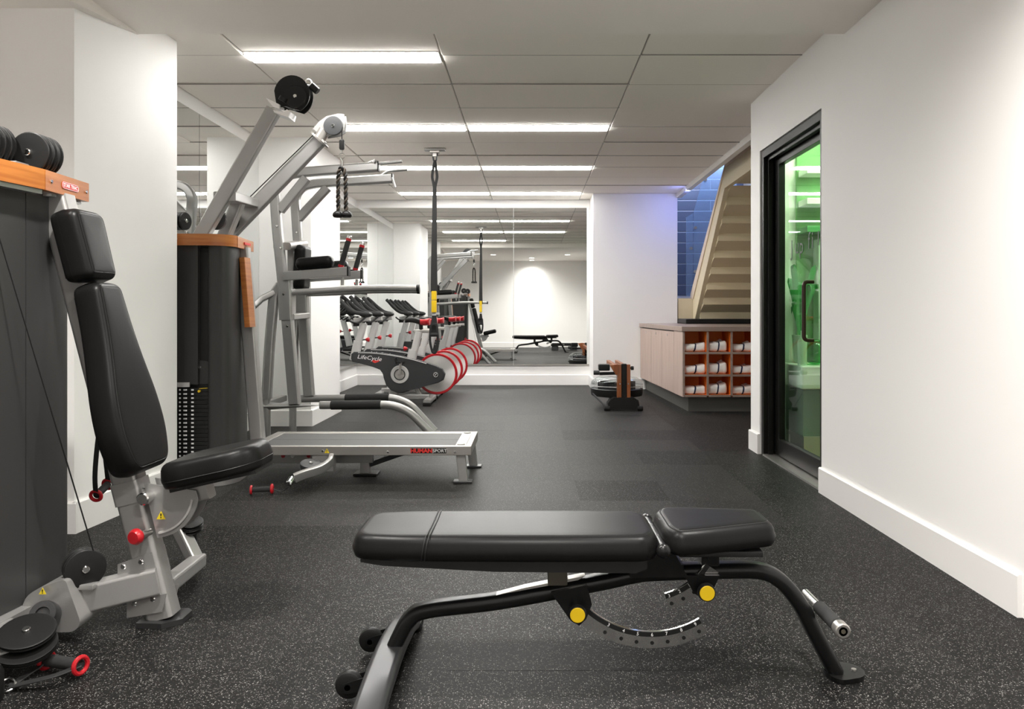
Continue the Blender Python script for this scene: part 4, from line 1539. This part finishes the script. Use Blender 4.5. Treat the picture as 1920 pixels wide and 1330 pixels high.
mb(((X0 + .061, Y0 + .266, ZP - .02), (X1 - .10, Y1 - .075, ZP - .004))).end('tread_panel', TREAD, gym2, smooth=False)
mb(((X0 + .061, Y1 - .073, ZP - .02), (X1 - .036, Y1 - .031, ZP - .002))).end('edge_plate', STEEL, gym2, smooth=False)
mb(((X1 - .098, Y0 + .031, ZP - .02), (X1 - .036, Y1 - .075, ZP - .002))).end('edge_plate', STEEL, gym2, smooth=False)
for x, y in ((X1 - .065, Y0 + .06), (X1 - .065, Y1 - .05)):
    B().cyl((x, y, ZP - .003), (x, y, ZP + .005), .024, 18, ch=.003).end('rail_cap', LGREY, gym2)
for px, py in ((605, 846), (727, 848), (853, 848)):
    c = P(px, py, Y0)
    B().cyl(c - Vector((0, .004, 0)), c + Vector((0, .002, 0)), .008, 12, ch=.002).end('screw', CHR, gym2)
warn(P(613, 846, Y0 - .0008), FRONT, .028, gym2)
pl_ = mb(((P(812, 0, Y0).x, Y0 - .0016, P(0, 850.5, Y0).z), (P(837, 0, Y0).x, Y0 + .001, P(0, 841, Y0).z))).end('name_plate', VOID, gym2, smooth=False)
text('SPORT', .027, P(824.5, 846, Y0 - .002), FRONT, WHT, pl_, xs=1.05, ext=.0003)
text('HUMAN', .032, P(790, 846, Y0 - .0012), FRONT, REDP, gym2, name='name_lettering', xs=1.12, ext=.0006, bold=.0016)
mb(((P(770, 0, Y0).x, Y0 - .0008, P(0, 850.5, Y0).z), (P(811, 0, Y0).x, Y0 + .001, P(0, 841, Y0).z))).end('name_plate', BLK, gym2, smooth=False)
for x, y in ((X1 - .025, Y0 + .05), (X1 - .0, Y1 - .05)):
    l = B().sweep([(x - .025, y, .012), (x - .045, y, ZQ + .03)], rrect(.055, .045, .006, 2), up=(0, 1, 0)).end('leg', SILV, gym2)
    mb(((x - .085, y - .035, .0008), (x + .03, y + .035, .014)), bev=.003).end('foot', GUN, l, smooth=False)
l = B().sweep([(-1.055, 4.90, .012), (-1.055, 4.90, ZQ + .01)], rrect(.06, .05, .006, 2), up=(0, 1, 0)).end('leg', SILV, gym2)
mb(((-1.12, 4.84, .0008), (-.97, 4.96, .014)), bev=.003).end('foot', BLK, l, smooth=False)
B().sweep([(-1.05, 4.93, .05), (-.70, 4.93, ZQ)], rrect(.03, .03, .004, 2)).end('brace', DARKG, gym2)
B().sweep([(-1.75, 4.88, .11), (-1.0, 4.88, .11)], rrect(.05, .06, .004, 2)).end('under_beam', SILV, gym2)
for i, x in enumerate((-1.56, -1.50, -1.40)):
    B().cyl((x, 4.855, .125), (x, 4.85, .125), .012, 10).end('under_bolt', (RED, CHR, RED)[i], gym2)
# low pulley arm below the platform
mb(((P(588, 0, 4.66).x, 4.63, .075), (P(627, 0, 4.66).x, 4.70, ZQ))).end('pulley_bracket', SILV, gym2, smooth=False)
ap = crom([P(622, 858, 4.62), P(618, 868, 4.56), P(600, 880, 4.5), P(572, 889, 4.45), P(552, 897, 4.42)], 5)
B().sweep(ap, rrect(.03, .055, .008, 2)).end('swivel_arm', SILV, gym2)
pulley(P(583, 873, 4.53), Vector((.15, -.25, 1)), .062, .03, gym2, 'low_pulley', DARKG, 2)
b = B()
b.cyl(P(548, 897, 4.42), P(541, 908, 4.38), .020, 14, ch=.004)
b.end('cable_stopper', CHR, gym2)
b = B()
b.torus(P(545, 908, 4.36), (1, .3, 0), .014, .004, 18, 6)
b.end('snap_hook', CHR, gym2)
cc = P(510, 902, 4.37)
t = thing('grip_handle', (cc.x, cc.y, 0), 'grip handle with a red ring on the floor under the silver platform', 'handle')
cc.z = .030
B().torus(cc, (1, .2, 0), .020, .009, 20, 8).end('end_ring', RED, t, label='red end ring')
B().cyl(cc, cc + Vector((-.11, -.02, -.002)), .015, 14).end('foam_grip', FOAM, t)
B().torus(cc + Vector((-.11, -.02, -.002)), (1, .2, 0), .020, .007, 20, 8).end('end_ring', RED, t, label='red end ring')
B().sweep(crom([cc, cc + Vector((.05, .01, -.018)), P(541, 914, 4.37)], 5), rrect(.018, .004, .001, 1), up=(0, 0, 1)).end('strap', WEB, t)

# ================================================================= PULL-UP / KNEE-RAISE STATION
ps = thing('pull_up_station', (-1.6, 6.3, 0), 'silver pull-up and knee raise station with black arm pads and red trimmed handles', 'exercise machine')
YN, YF = 6.08, 6.60


def S_(pts, d):
    return [P(x, y, d) for x, y in pts]


for d, up in ((YN, ((512, 352), (519, 420), (528, 500), (534, 545))), (YF, ((551, 368), (556, 430), (563, 500), (568, 550)))):
    # upright from base rail to the bend, running on into the top arm
    k = (0 if d == YN else 1)
    low = ((536, 560), (553, 757)) if not k else ((566, 560), (580, 742))
    B().sweep(S_(low, d), rrect(.085, .075, .012, 3), up=(0, 1, 0)).end('lower_upright', SILV, ps)
    B().sweep(S_(((534, 520), (538, 600)) if not k else ((564, 520), (568, 598)), d), rrect(.10, .09, .012, 3), up=(0, 1, 0)).end('sleeve', SILV, ps)
    top = ((531, 535), (519, 420), (515, 352), (530, 331), (556, 324), (709, 313)) if not k else ((566, 540), (557, 430), (553, 368), (566, 350), (592, 344), (735, 335))
    pt = fillet(S_(top, d), [0, .1, .16, .1, .1, 0], 6)
    B().sweep(pt, rrect(.075, .07, .016, 3), up=(0, 1, 0)).end('upright_arm', SILV, ps)
    e = S_(((710, 312.5),) if not k else ((736, 335),), d)[0]
    mb((e - Vector((.006, .036, .040)), e + Vector((.006, .036, .040))), bev=.004).end('end_cap', BLK, ps)
    br = ((525, 395), (575, 334)) if not k else ((560, 410), (614, 352))
    B().sweep(S_(br, d - .002), rrect(.07, .06, .010, 3), up=(0, 1, 0)).end('diagonal_brace', SILV, ps)
    # dip bars
    dp = ((536, 549), (600, 546), (690, 540.5), (782, 540.5)) if not k else ((566, 551), (630, 549), (700, 545), (783, 545))
    B().tube(crom(S_(dp, d + .02), 5), .026, 14).end('dip_bar', SILV, ps)
    e = S_(((783, 540.5),) if not k else ((784, 545),), d + .02)[0]
    B().cyl(e - Vector((.008, 0, 0)), e + Vector((.014, 0, 0)), .0285, 16).end('bar_cap', BLK, ps)
    # arm rest rail, pad, handle
    ar = ((533, 518), (653, 509)) if not k else ((564, 522), (678, 515))
    dd_ = d - .03
    B().sweep(S_(ar, dd_), rrect(.07, .06, .006, 2), up=(0, 1, 0)).end('arm_rail', SILV, ps)
    e = S_(ar[1:], dd_)[0]
    mb((e - Vector((.004, .034, .038)), e + Vector((.010, .034, .038))), bev=.003).end('end_cap', BLK, ps)
    pp = S_(((557, 499), (620, 494)) if not k else ((590, 505), (646, 502)), dd_)
    ol = outline([(0, -.055), (.285, -.055), (.285, .055), (0, .055)], .04)
    xx = (pp[1] - pp[0]).normalized()
    zz = Vector((-xx.z, 0, xx.x))
    Mx = basis(xx, (0, 1, 0), zz, pp[0] - zz * .035)
    B().pad(ol, .095, Mx, e=.035, crown=.002, e2=.03).end('arm_pad', VINYL, ps, ang=60)
    hx = ((640, 497), (653, 452)) if not k else ((667, 503), (678, 464))
    h0, h1 = S_(hx, dd_)
    hd = (h1 - h0).normalized()
    B().cyl(h0, h1, .021, 16).end('handle_grip', FOAM, ps)
    h = B().cyl(h1, h1 + hd * .018, .023, 16).end('handle_ring', RED, ps)
    B().cyl(h1 + hd * .018, h1 + hd * .045, .019, 16, ch=.004).end('handle_tip', CHR, h)
    B().cyl(h0 - hd * .02, h0, .023, 16).end('handle_ring', RED, ps)
    mb((h0 + Vector((-.075, -.02, -.035)), h0 + Vector((.015, .02, -.012))), bev=.004).end('handle_bracket', BLK, ps)
    sp_ = S_(((642, 520), (642, 535)) if not k else ((669, 524), (669, 536)), dd_)
    B().cyl(sp_[0], sp_[1], .012, 10).end('spacer', SILV, ps)
    # pull-up hand grips at the arm ends
    g = ((690, 308), (700, 302), (712, 307), (754, 303)) if not k else ((716, 329), (726, 322), (738, 320), (764, 318))
    B().tube(fillet(S_(g, d - .02), .03), .012, 10).end('pull_up_grip', SILV, ps)
    g = ((735, 333), (741, 352)) if k else ((700, 305), (704, 300))
    B().tube(S_(g, d - .05), .011, 10).end('grip_peg', SILV, ps)
    # base rails with dark step grips, curling to the floor
    rl = ((492, 762), (600, 760), (735, 759), (768, 772), (822, 832)) if not k else ((556, 748), (640, 747), (738, 746), (768, 757), (815, 808))
    q = S_(rl, d)
    q[-1].z = .012
    B().tube(fillet(q, [0, 0, .2, .2, 0], 7), .032, 14).end('base_rail', SILV, ps)
    gp_ = S_(((620, 760), (715, 759)) if not k else ((647, 747), (730, 746)), d)
    B().cyl(gp_[0], gp_[1], .036, 16, ch=.006).end('rail_grip', FOAM, ps)
    f = Vector((q[-1].x, q[-1].y, 0))
    mb((f + Vector((-.05, -.04, .0008)), f + Vector((.05, .04, .012))), bev=.003).end('foot', GUN, ps, smooth=False)
    # rear leg
    rg = ((526, 535), (514, 552), (506, 640), (500, 748)) if not k else ((563, 540), (556, 556), (551, 640), (549, 738))
    q = S_(rg, d)
    B().sweep(fillet(q, [0, .12, .1, 0], 6), rrect(.075, .07, .02, 3), up=(0, 1, 0)).end('rear_leg', SILV, ps)
    rs = Vector((q[-1].x, d, 0))
    B().cyl(rs + Vector((0, 0, .001)), rs + Vector((0, 0, .36)), .03, 14).end('rear_foot', SILV, ps)
    for bx, by in (((519, 424), (526, 465), (538, 612), (531, 552)) if not k else ((556, 436), (569, 596))):
        c = P(bx, by, d - .05)
        B().cyl(c, c + Vector((0, .012, 0)), .010, 10, ch=.003).end('bolt', CHR, ps)
# cross members, back pad, wall bar
B().sweep([P(529, 462, YN), P(562, 458, YF)], rrect(.14, .06, .02, 3), up=(0, 0, 1)).end('cross_tube', STEEL, ps)
B().sweep([P(540, 595, YN), P(570, 592, YF)], rrect(.10, .05, .01, 3), up=(0, 0, 1)).end('cross_tube', SILV, ps)
B().sweep([P(522, 545, YN), P(490, 561, YN - .05), P(476, 574, YN - .10)], rrect(.05, .05, .014, 3), up=(0, 1, 0)).end('rear_link', SILV, ps)
mb(((P(492, 0, YN).x - .03, YN, .27), (P(492, 0, YN).x + .03, YF, .32)), bev=.006).end('base_cross', SILV, ps)
ol = outline([(-.11, 0), (.11, 0), (.11, .36), (-.11, .36)], .05)
Mx = basis((0, 1, 0), (.04, 0, 1), (1, 0, -.04), (P(556, 540, 6.34).x, 6.34, P(556, 543, 6.34).z))
B().pad(ol, .085, Mx, e=.03, crown=.002).end('back_pad', VINYL, ps, ang=60)
mb(((P(548, 0, 6.34).x - .03, 6.30, P(0, 590, 6.34).z), (P(548, 0, 6.34).x + .02, 6.38, P(0, 455, 6.34).z)), bev=.006).end('pad_post', SILV, ps)

# ================================================================= EXERCISE BIKES
BD = 8.70
SH_ = ((659, 664), (664, 660), (690, 660.5), (720, 663), (760, 670), (790, 677), (818, 687), (829, 692), (834.5, 702), (831, 713), (822, 718), (800, 723.5), (775, 729), (766, 734), (755, 737), (745, 737), (733, 732), (724, 722), (720, 710), (719, 699), (714, 692), (700, 686.5), (676, 682), (661, 679), (658.5, 672))


def make_bike():
    t = thing('exercise_bike', (P(750, 0, BD).x, BD, 0), '', 'exercise bike', 'exercise bikes in a row')
    # centre shroud
    yN = BD - .075
    pts = [Vector((P(x, y, 8.64).x, 0, P(x, y, 8.64).z)) for x, y in SH_]
    b = B()
    b.prism([q + Vector((0, yN, 0)) for q in pts], (0, .085, 0))
    bmesh.ops.bevel(b.bm, geom=[e for e in b.bm.edges if abs(e.verts[0].co.y - e.verts[1].co.y) < 1e-6], offset=.010, segments=2, affect='EDGES')
    sh = b.end('shroud', DARKG, t, ang=35)
    b = B()
    top = [Vector((P(x, y, 8.64).x, yN - .001, P(x, y, 8.64).z)) for x, y in ((672, 661.5), (700, 662.5), (730, 666), (770, 673.5), (800, 682))]
    b.tube(crom(top, 4), .0045, 6)
    b.end('trim_line', LGREY, sh)
    R = FRONT @ Matrix.Rotation(math.radians(-6.5), 3, 'Z')
    text('LifeCycle', .066, Vector((P(692.5, 0, 8.62).x, yN - .0012, P(0, 671.5, 8.62).z)), R, WHT, sh, xs=1.12, ext=.0006, shear=.2)
    b = B()
    b.prism([Vector((P(x, 0, 8.62).x, yN - .0016, P(0, y, 8.62).z)) for x, y in ((696, 676), (704, 675.5), (714, 675), (709, 679), (703, 681), (699, 679.5))], (0, .002, 0))
    b.end('red_emblem', REDP, sh, smooth=False)
    ce = Vector((P(817, 0, 8.62).x, yN, P(0, 703, 8.62).z))
    e = B().cyl(ce - Vector((0, .008, 0)), ce + Vector((0, .002, 0)), .034, 20, ch=.004).end('axle_cover', BLK, sh)
    b = B()
    b.torus(ce - Vector((0, .008, 0)), (0, 1, 0), .024, .003, 20, 6)
    b.prism([ce + Vector((x, -.0105, z)) for x, z in ((-.014, -.012), (-.008, -.015), (.014, .012), (.008, .015))], (0, .003, 0))
    b.prism([ce + Vector((x, -.0105, z)) for x, z in ((-.014, .010), (-.010, .014), (.000, .004), (-.004, .000))], (0, .003, 0))
    b.end('axle_emblem', LGREY, sh, kind='stuff')
    # crank
    cc = Vector((P(749.5, 0, 8.62).x, yN, P(0, 702.5, 8.62).z))
    cr = B().lathe([(0, -.004), (.098, -.004), (.102, .002), (.102, .01), (0, .01)], cc - Vector((0, .006, 0)), (0, 1, 0), 40).end('crank_disc', LGREY, t)
    B().lathe([(0, -.006), (.052, -.006), (.056, 0), (0, 0)], cc - Vector((0, .010, 0)), (0, 1, 0), 28).end('hub_cap', STEEL, cr)
    B().torus(cc - Vector((0, .012, 0)), (0, 1, 0), .058, .006, 28, 6).end('hub_ring', DARKG, cr)
    pe = cc + Vector((.012, -.05, .135))
    b = B()
    b.sweep([cc + Vector((.0, -.024, 0)), pe + Vector((0, .026, 0))], rrect(.028, .016, .004, 2))
    b.end('crank_arm', STEEL, t)
    c2 = cc + Vector((-.012, .20, -.135))
    B().sweep([cc + Vector((0, .17, 0)), c2], rrect(.028, .016, .004, 2)).end('crank_arm', STEEL, t)
    for q, s in ((pe, -1), (c2 + Vector((0, .06, 0)), 1)):
        b = B()
        b.cyl(q + Vector((0, .03 * -s, 0)), q + Vector((0, .05 * s, 0)), .010, 10)
        b.box(q + Vector((-.045, -.04, -.012)), q + Vector((-.030, .04, .012)), .003)
        b.box(q + Vector((.030, -.04, -.012)), q + Vector((.045, .04, .012)), .003)
        b.sweep(crom([q + Vector((-.04, -.04, .01)), q + Vector((-.055, -.035, .05)), q + Vector((-.055, .035, .05)), q + Vector((-.04, .04, .01))], 5), rrect(.012, .004, .001, 1))
        b.end('pedal', BLK, t)
    # flywheel
    fc = Vector((P(818.6, 0, 8.70).x, BD + .045, P(0, 701.7, 8.70).z))
    fw = B().lathe([(0, -.030), (.05, -.030), (.06, -.012), (.212, -.006), (.212, .006), (.06, .012), (.05, .03), (0, .03)], fc, (0, 1, 0), 56).end('flywheel', FLYW, t, ang=30)
    B().lathe([(.205, -.011), (.226, -.013), (.233, -.008), (.233, .008), (.226, .013), (.205, .011), (.205, -.011)], fc, (0, 1, 0), 56).end('flywheel_rim', RED, fw, ang=30)
    # frame
    def w(px, py):
        q = P(px, py, BD)
        return q
    z0 = .075
    xl, xr = w(694, 0).x, w(806, 0).x
    B().sweep([(xl, BD, z0), (xr, BD, z0)], rrect(.07, .06, .012, 3)).end('base_beam', SILV, t)
    B().sweep([w(742, 725), Vector((w(736, 0).x, BD, z0))], rrect(.10, .07, .012, 3)).end('frame_leg', SILV, t)
    B().sweep([w(778, 722), Vector((w(790, 0).x, BD, z0))], rrect(.06, .05, .012, 3)).end('frame_leg', SILV, t)
    for x, nm in ((xl, 'front'), (xr, 'rear')):
        B().sweep([(x, BD - .27, .045), (x, BD + .27, .045)], rrect(.075, .055, .014, 3)).end('stabilizer', SILV, t)
        for s in (-1, 1):
            f = mb(((x - .042, BD + s * .255 - .03, .0008), (x + .042, BD + s * .255 + .03, .040)), bev=.008).end('rubber_foot', BLK, t)
    # handlebar post and seat post
    hp0, hp1 = w(665, 668), w(682, 606)
    B().sweep([hp0, hp1], rrect(.078, .09, .026, 4), up=(0, 1, 0)).end('handlebar_post', LGREY, t)
    B().sweep([w(664, 676), w(672, 640)], rrect(.096, .105, .028, 4), up=(0, 1, 0)).end('post_sleeve', LGREY, t)
    mid = w(675, 638)
    o = B().cyl(mid, mid + Vector((.07, 0, .006)), .008, 8).end('knob_stem', DARKG, t)
    B().lathe([(0, 0), (.014, 0), (.028, .03), (.022, .042), (0, .046)], mid + Vector((.065, 0, .006)), (1, 0, 0), 16).end('height_knob', RED, t)
    sp0, sp1 = w(771, 682), w(786, 622)
    B().sweep([sp0, sp1], rrect(.078, .085, .026, 4), up=(0, 1, 0)).end('seat_post', LGREY, t)
    B().sweep([w(769, 688), w(775, 656)], rrect(.100, .105, .028, 4), up=(0, 1, 0)).end('post_sleeve', LGREY, t)
    mid = w(773, 654)
    B().cyl(mid, mid - Vector((.06, 0, .0)), .008, 8).end('knob_stem', DARKG, t)
    B().lathe([(0, 0), (.014, 0), (.028, .03), (.022, .042), (0, .046)], mid - Vector((.055, 0, 0)), (-1, 0, 0), 16).end('height_knob', RED, t)
    B().sweep([w(776, 621.5), w(807, 621)], rrect(.045, .04, .008, 2)).end('seat_slider', STEEL, t)
    # saddle: narrow black nose toward the handlebar, red rear
    s0, s1 = w(760, 601), w(806, 600)
    L = s1.x - s0.x

    def saddle(u0, u1, nm, m, n=8):
        b = B()
        rings = []
        for i in range(n + 1):
            u = u0 + (u1 - u0) * i / n
            hw = .025 + .09 * (max(0, (u - .35) / .65) ** 1.2) * (1 if u < .8 else max(.25, 1 - ((u - .8) / .2) ** 2 * .75))
            zt = s0.z + .012 * math.sin(u * 6) + .022 * max(0, u - .6)
            th = .028 + .030 * u
            ring = []
            for k in range(12):
                a = 2 * PI * k / 12
                yy = math.copysign(abs(math.cos(a)) ** .7, math.cos(a)) * hw
                zz = math.sin(a)
                zz = zz * .022 if zz > 0 else zz * th
                ring.append(b.bm.verts.new((s0.x + u * L, BD + yy, zt + zz)))
            rings.append(ring)
        for A, C in zip(rings, rings[1:]):
            for k in range(12):
                b.bm.faces.new((A[k], A[(k + 1) % 12], C[(k + 1) % 12], C[k]))
        b.bm.faces.new(rings[0][::-1])
        b.bm.faces.new(rings[-1])
        return b.end(nm, m, t, ang=60)
    saddle(0, .62, 'saddle_nose', BLK)
    saddle(.622, 1, 'saddle_rear', RED)
    B().cyl(w(790, 622), w(789, 607), .022, 12).end('saddle_clamp', BLK, t)
    # handlebar: slider, twin forward bars, cross piece, drop loops, console
    B().sweep([w(664, 601), w(694, 598)], rrect(.06, .05, .012, 3)).end('bar_slider', LGREY, t)
    for s in (-1, 1):
        pth = []
        for px, py, off in ((692, 589, .05), (684, 588, .15), (670, 585, .20), (655, 574, .19), (642, 561, .15), (635, 555, .12)):
            q = w(px, py)
            q.y = BD + s * off
            pth.append(q)
        B().sweep(crom(pth, 4), circle(.019, 10, .024)).end('forward_bar', FOAM, t)
        pth = []
        for px, py, off in ((686, 589, .06), (670, 588, .10), (655, 579, .09), (646, 566, .07)):
            q = w(px, py)
            q.y = BD + s * off
            pth.append(q)
        B().tube(crom(pth, 4), .014, 8).end('inner_bar', FOAM, t)
        pth = []
        for px, py, off in ((690, 592, .06), (678, 605, .13), (668, 604, .2), (660, 598, .2)):
            q = w(px, py)
            q.y = BD + s * off
            pth.append(q)
        B().tube(crom(pth, 4), .011, 8).end('drop_loop', BLK, t)
    b = B()
    b.ball(w(686, 590), .05, (1.5, 1.6, .7), 14)
    b.end('bar_centre', BLK, t)
    b = B()
    b.cyl(w(668, 612), w(668, 606), .035, 14)
    b.end('bottle_holder', BLK, t)
    return t


bike = make_bike()
names = ('charcoal and red exercise bike nearest the camera, its LifeCycle shroud in full view', 'charcoal and red exercise bike in the middle of the row', 'charcoal and red exercise bike farthest back, closest to the far mirror')
names = ('charcoal and red exercise bike nearest the camera, its lettered shroud in full view',) + names[1:]
for i, d in enumerate((8.70, 9.38, 10.08)):
    o = bike if i == 0 else copy_tree(bike)
    o['label'] = names[i]
    o.location.y = d

# ================================================================= WATER ROWER
rw = thing('rowing_machine', (.96, 8.2, 0), 'rowing machine with orange wood uprights and a round clear water tank, by the white pillar', 'rowing machine')
ty = 8.42
for x0, x1 in ((P(1157, 0, 8.1).x, P(1164.5, 0, 8.1).x), (P(1175, 0, 8.1).x, P(1181.5, 0, 8.1).x)):
    b = B()
    b.prism([(x0, 8.07, .035), (x0, 8.13, .035), (x0, 8.16, .30), (x0, 8.14, .478), (x0, 8.08, .478), (x0, 8.07, .30)], (x1 - x0, 0, 0))
    b.end('upright', ROWWOOD, rw, smooth=False)
    mb(((x0, 8.141, .40), (x1, 9.25, .455)), bev=.006).end('rail', ROWWOOD, rw, smooth=False)
xa, xb = P(1165, 0, 8.1).x, P(1175, 0, 8.1).x
mb(((xa, 8.085, .03), (xb, 8.15, .485)), bev=.006).end('centre_column', BLK, rw, smooth=False)
for x in (1162.5, 1178):
    for y in (720, 747):
        c = P(x, y, 8.069)
        B().cyl(c - Vector((0, .004, 0)), c, .007, 10).end('bolt', CHR, rw)
tc = Vector((.925, ty, 0))
wt_ = B().lathe([(0, .13), (.22, .13), (.255, .145), (.262, .17), (.262, .205), (0, .205)], tc, (0, 0, 1), 48).end('water', WATER, rw)
B().lathe([(.24, .118), (.275, .125), (.282, .15), (.283, .20), (.270, .205), (.268, .16), (.255, .135), (.24, .128)], tc, (0, 0, 1), 48).end('tank_base', BLK, rw)
B().lathe([(.283, .205), (.285, .25), (.27, .285), (.22, .318), (.10, .33), (.03, .33)], tc, (0, 0, 1), 48).end('tank_dome', PCARB, rw)
b = B()
b.torus(tc + Vector((0, 0, .235)), (0, 0, 1), .286, .004, 48, 6)
b.end('tank_ring', LGREY, rw)
b = B()
for k in range(6):
    a = PI / 3 * k + .3
    dv_ = Vector((math.cos(a), math.sin(a), 0))
    b.box((-.10, -.004, .19), (.10, .004, .27), 0, M=Matrix.Translation(tc + dv_ * .12) @ Matrix.Rotation(a, 4, 'Z'))
b.end('paddle', DARKG, rw, kind='stuff')
b = B()
b.prism([P(x, y, 8.05) for x, y in ((1141, 768), (1140, 757), (1146, 749), (1152, 746), (1188, 746), (1197, 751), (1199, 760), (1197, 768))], (0, .16, 0))
b.end('foot_base', BLK, rw, smooth=False)
for x in (1138, 1200):
    c = P(x, 766, 8.03)
    c.z = .026
    B().cyl(c - Vector((.03, 0, 0)), c + Vector((.03, 0, 0)), .025, 14, ch=.005).end('caster', BLK, rw)
B().cyl(P(1183, 690.5, 8.1), P(1188, 690.5, 8.1), .021, 14, ch=.003).end('handle_grip', FOAM, rw)
B().cyl(P(1166, 690.5, 8.1), P(1183, 690.5, 8.1), .013, 12).end('handle_bar', BRONZE, rw)
b = B()
c0, c1 = P(1122, 695, 8.1), P(1143, 683, 8.1)
b.box((c0.x, 8.05, c0.z), (c1.x, 8.16, c1.z), .012)
b.end('monitor', BLK, rw)
B().cyl(P(1113, 699, 8.05), P(1124, 699, 8.05), .024, 14, ch=.004).end('roller', DARKG, rw)
b = B()
c0, c1 = P(1143, 698, 8.1), P(1158, 683, 8.1)
b.prism([Vector((c0.x, 8.06, c1.z - .01)), Vector((c1.x, 8.06, c1.z)), Vector((c1.x, 8.06, c0.z - .03)), Vector((c1.x - .02, 8.06, c0.z - .03))], (0, .08, 0))
b.end('corner_brace', ROWWOOD, rw, smooth=False)
B().sweep([P(1124, 701, 8.1), P(1158, 700, 8.1)], rrect(.05, .03, .006, 2)).end('monitor_arm', BLK, rw)
B().tube([P(1111, 738, 8.2), Vector((P(1138, 0, 8.05).x, 8.05, .03))], .009, 8).end('strut', DARKG, rw)

# ================================================================= SUSPENSION TRAINER
TD = 7.47
tr = thing('suspension_trainer', P(815, 663, TD), 'black suspension straps with yellow buckle hanging from a ceiling plate', 'training strap')
cx = P(815, 0, TD).x
b = B()
b.box((cx - .10, TD - .05, 2.588), (cx + .10, TD + .05, 2.599), .003)
b.end('ceiling_plate', LGREY, tr)
b = B()
b.box((cx - .045, TD - .03, 2.565), (cx + .045, TD + .03, 2.588), .004)
b.box((cx - .02, TD - .012, 2.53), (cx + .02, TD + .012, 2.566), .004)
b.end('anchor_bracket', STEEL, tr)
lp = lambda pts, cl=True: fillet([P(x, y, TD) for x, y in pts], .03, 5, closed=cl)
B().tube(lp(((811, 287), (820, 287), (818, 302), (813, 302))), .0075, 8, closed=True).end('carabiner', DARKG, tr)


def strip(pts, w0, w1, name, m):
    p = crom(pts, 5)
    b = B()
    b.sweep(p, rrect(1, .12, .02, 1), up=(0, 1, 0), scale=[w0 + (w1 - w0) * i / (len(p) - 1) for i in range(len(p))])
    return b.end(name, m, tr)


strip([P(815.5, 300, TD), P(812, 318, TD), P(810.5, 332, TD), P(813, 345, TD), P(815, 356, TD)], .024, .028, 'strap_loop', WEB)
strip([P(815.5, 300, TD + .012), P(818, 318, TD + .012), P(819.5, 332, TD + .012), P(817, 345, TD + .012), P(815, 356, TD + .012)], .024, .028, 'strap_loop', WEB)
strip([P(815, 352, TD + .006), P(814.7, 400, TD), P(814, 480, TD), P(814, 548, TD)], .034, .068, 'main_strap', WEB)
for y0, y1 in ((546, 563), (563.5, 586)):
    a, c = P(809.3, y1, TD), P(818.7, y0, TD)
    mb(((a.x, TD - .022, a.z), (c.x, TD + .022, c.z)), bev=.005).end('yellow_buckle', YEL, tr)
mb((P(810.5, 592, TD) - Vector((0, .01, 0)), P(817.5, 586, TD) + Vector((0, .01, 0)))).end('buckle_tail', LGREY, tr, smooth=False)
strip([P(814, 590, TD), P(814, 600, TD), P(814, 615, TD), P(814, 626, TD)], .035, .085, 'lower_strap', WEB)
for s in (-1, 1):
    dy = .02 * s
    q = fillet([P(x, y, TD + dy) for x, y in ((814 - 6, 608), (814 + 5, 608), (821.5, 640), (817, 662), (811, 662), (805.5, 640))], .08, 6, closed=True)
    B().sweep(q, rrect(.022, .012, .003, 1), closed=True, up=(0, 1, 0)).end('foot_cradle', WEB, tr)
    B().cyl(P(807, 628, TD + dy), P(821, 628, TD + dy), .019, 14).end('hand_grip', FOAM, tr)

# low black step against the wall behind the camera, seen only in the far mirror
stp = thing('exercise_step', (.86, 1.0, 0), 'low long black exercise step on the floor, seen in the far mirror behind the bench', 'step')
b = B()
b.prism([(.50, .82, .12), (1.24, .82, .12), (1.20, .82, .19), (.54, .82, .19)], (0, .34, 0))
bmesh.ops.bevel(b.bm, geom=list(b.bm.edges), offset=.012, segments=2, affect='EDGES')
b.end('step_top', BLK, stp)
for x in (.53, 1.03):
    mb(((x, .83, .0008), (x + .18, 1.15, .12)), bev=.01).end('riser_block', DARKG, stp)
mb(((.715, .88, .045), (1.025, 1.10, .085)), bev=.004).end('cross_bar', LGREY, stp)
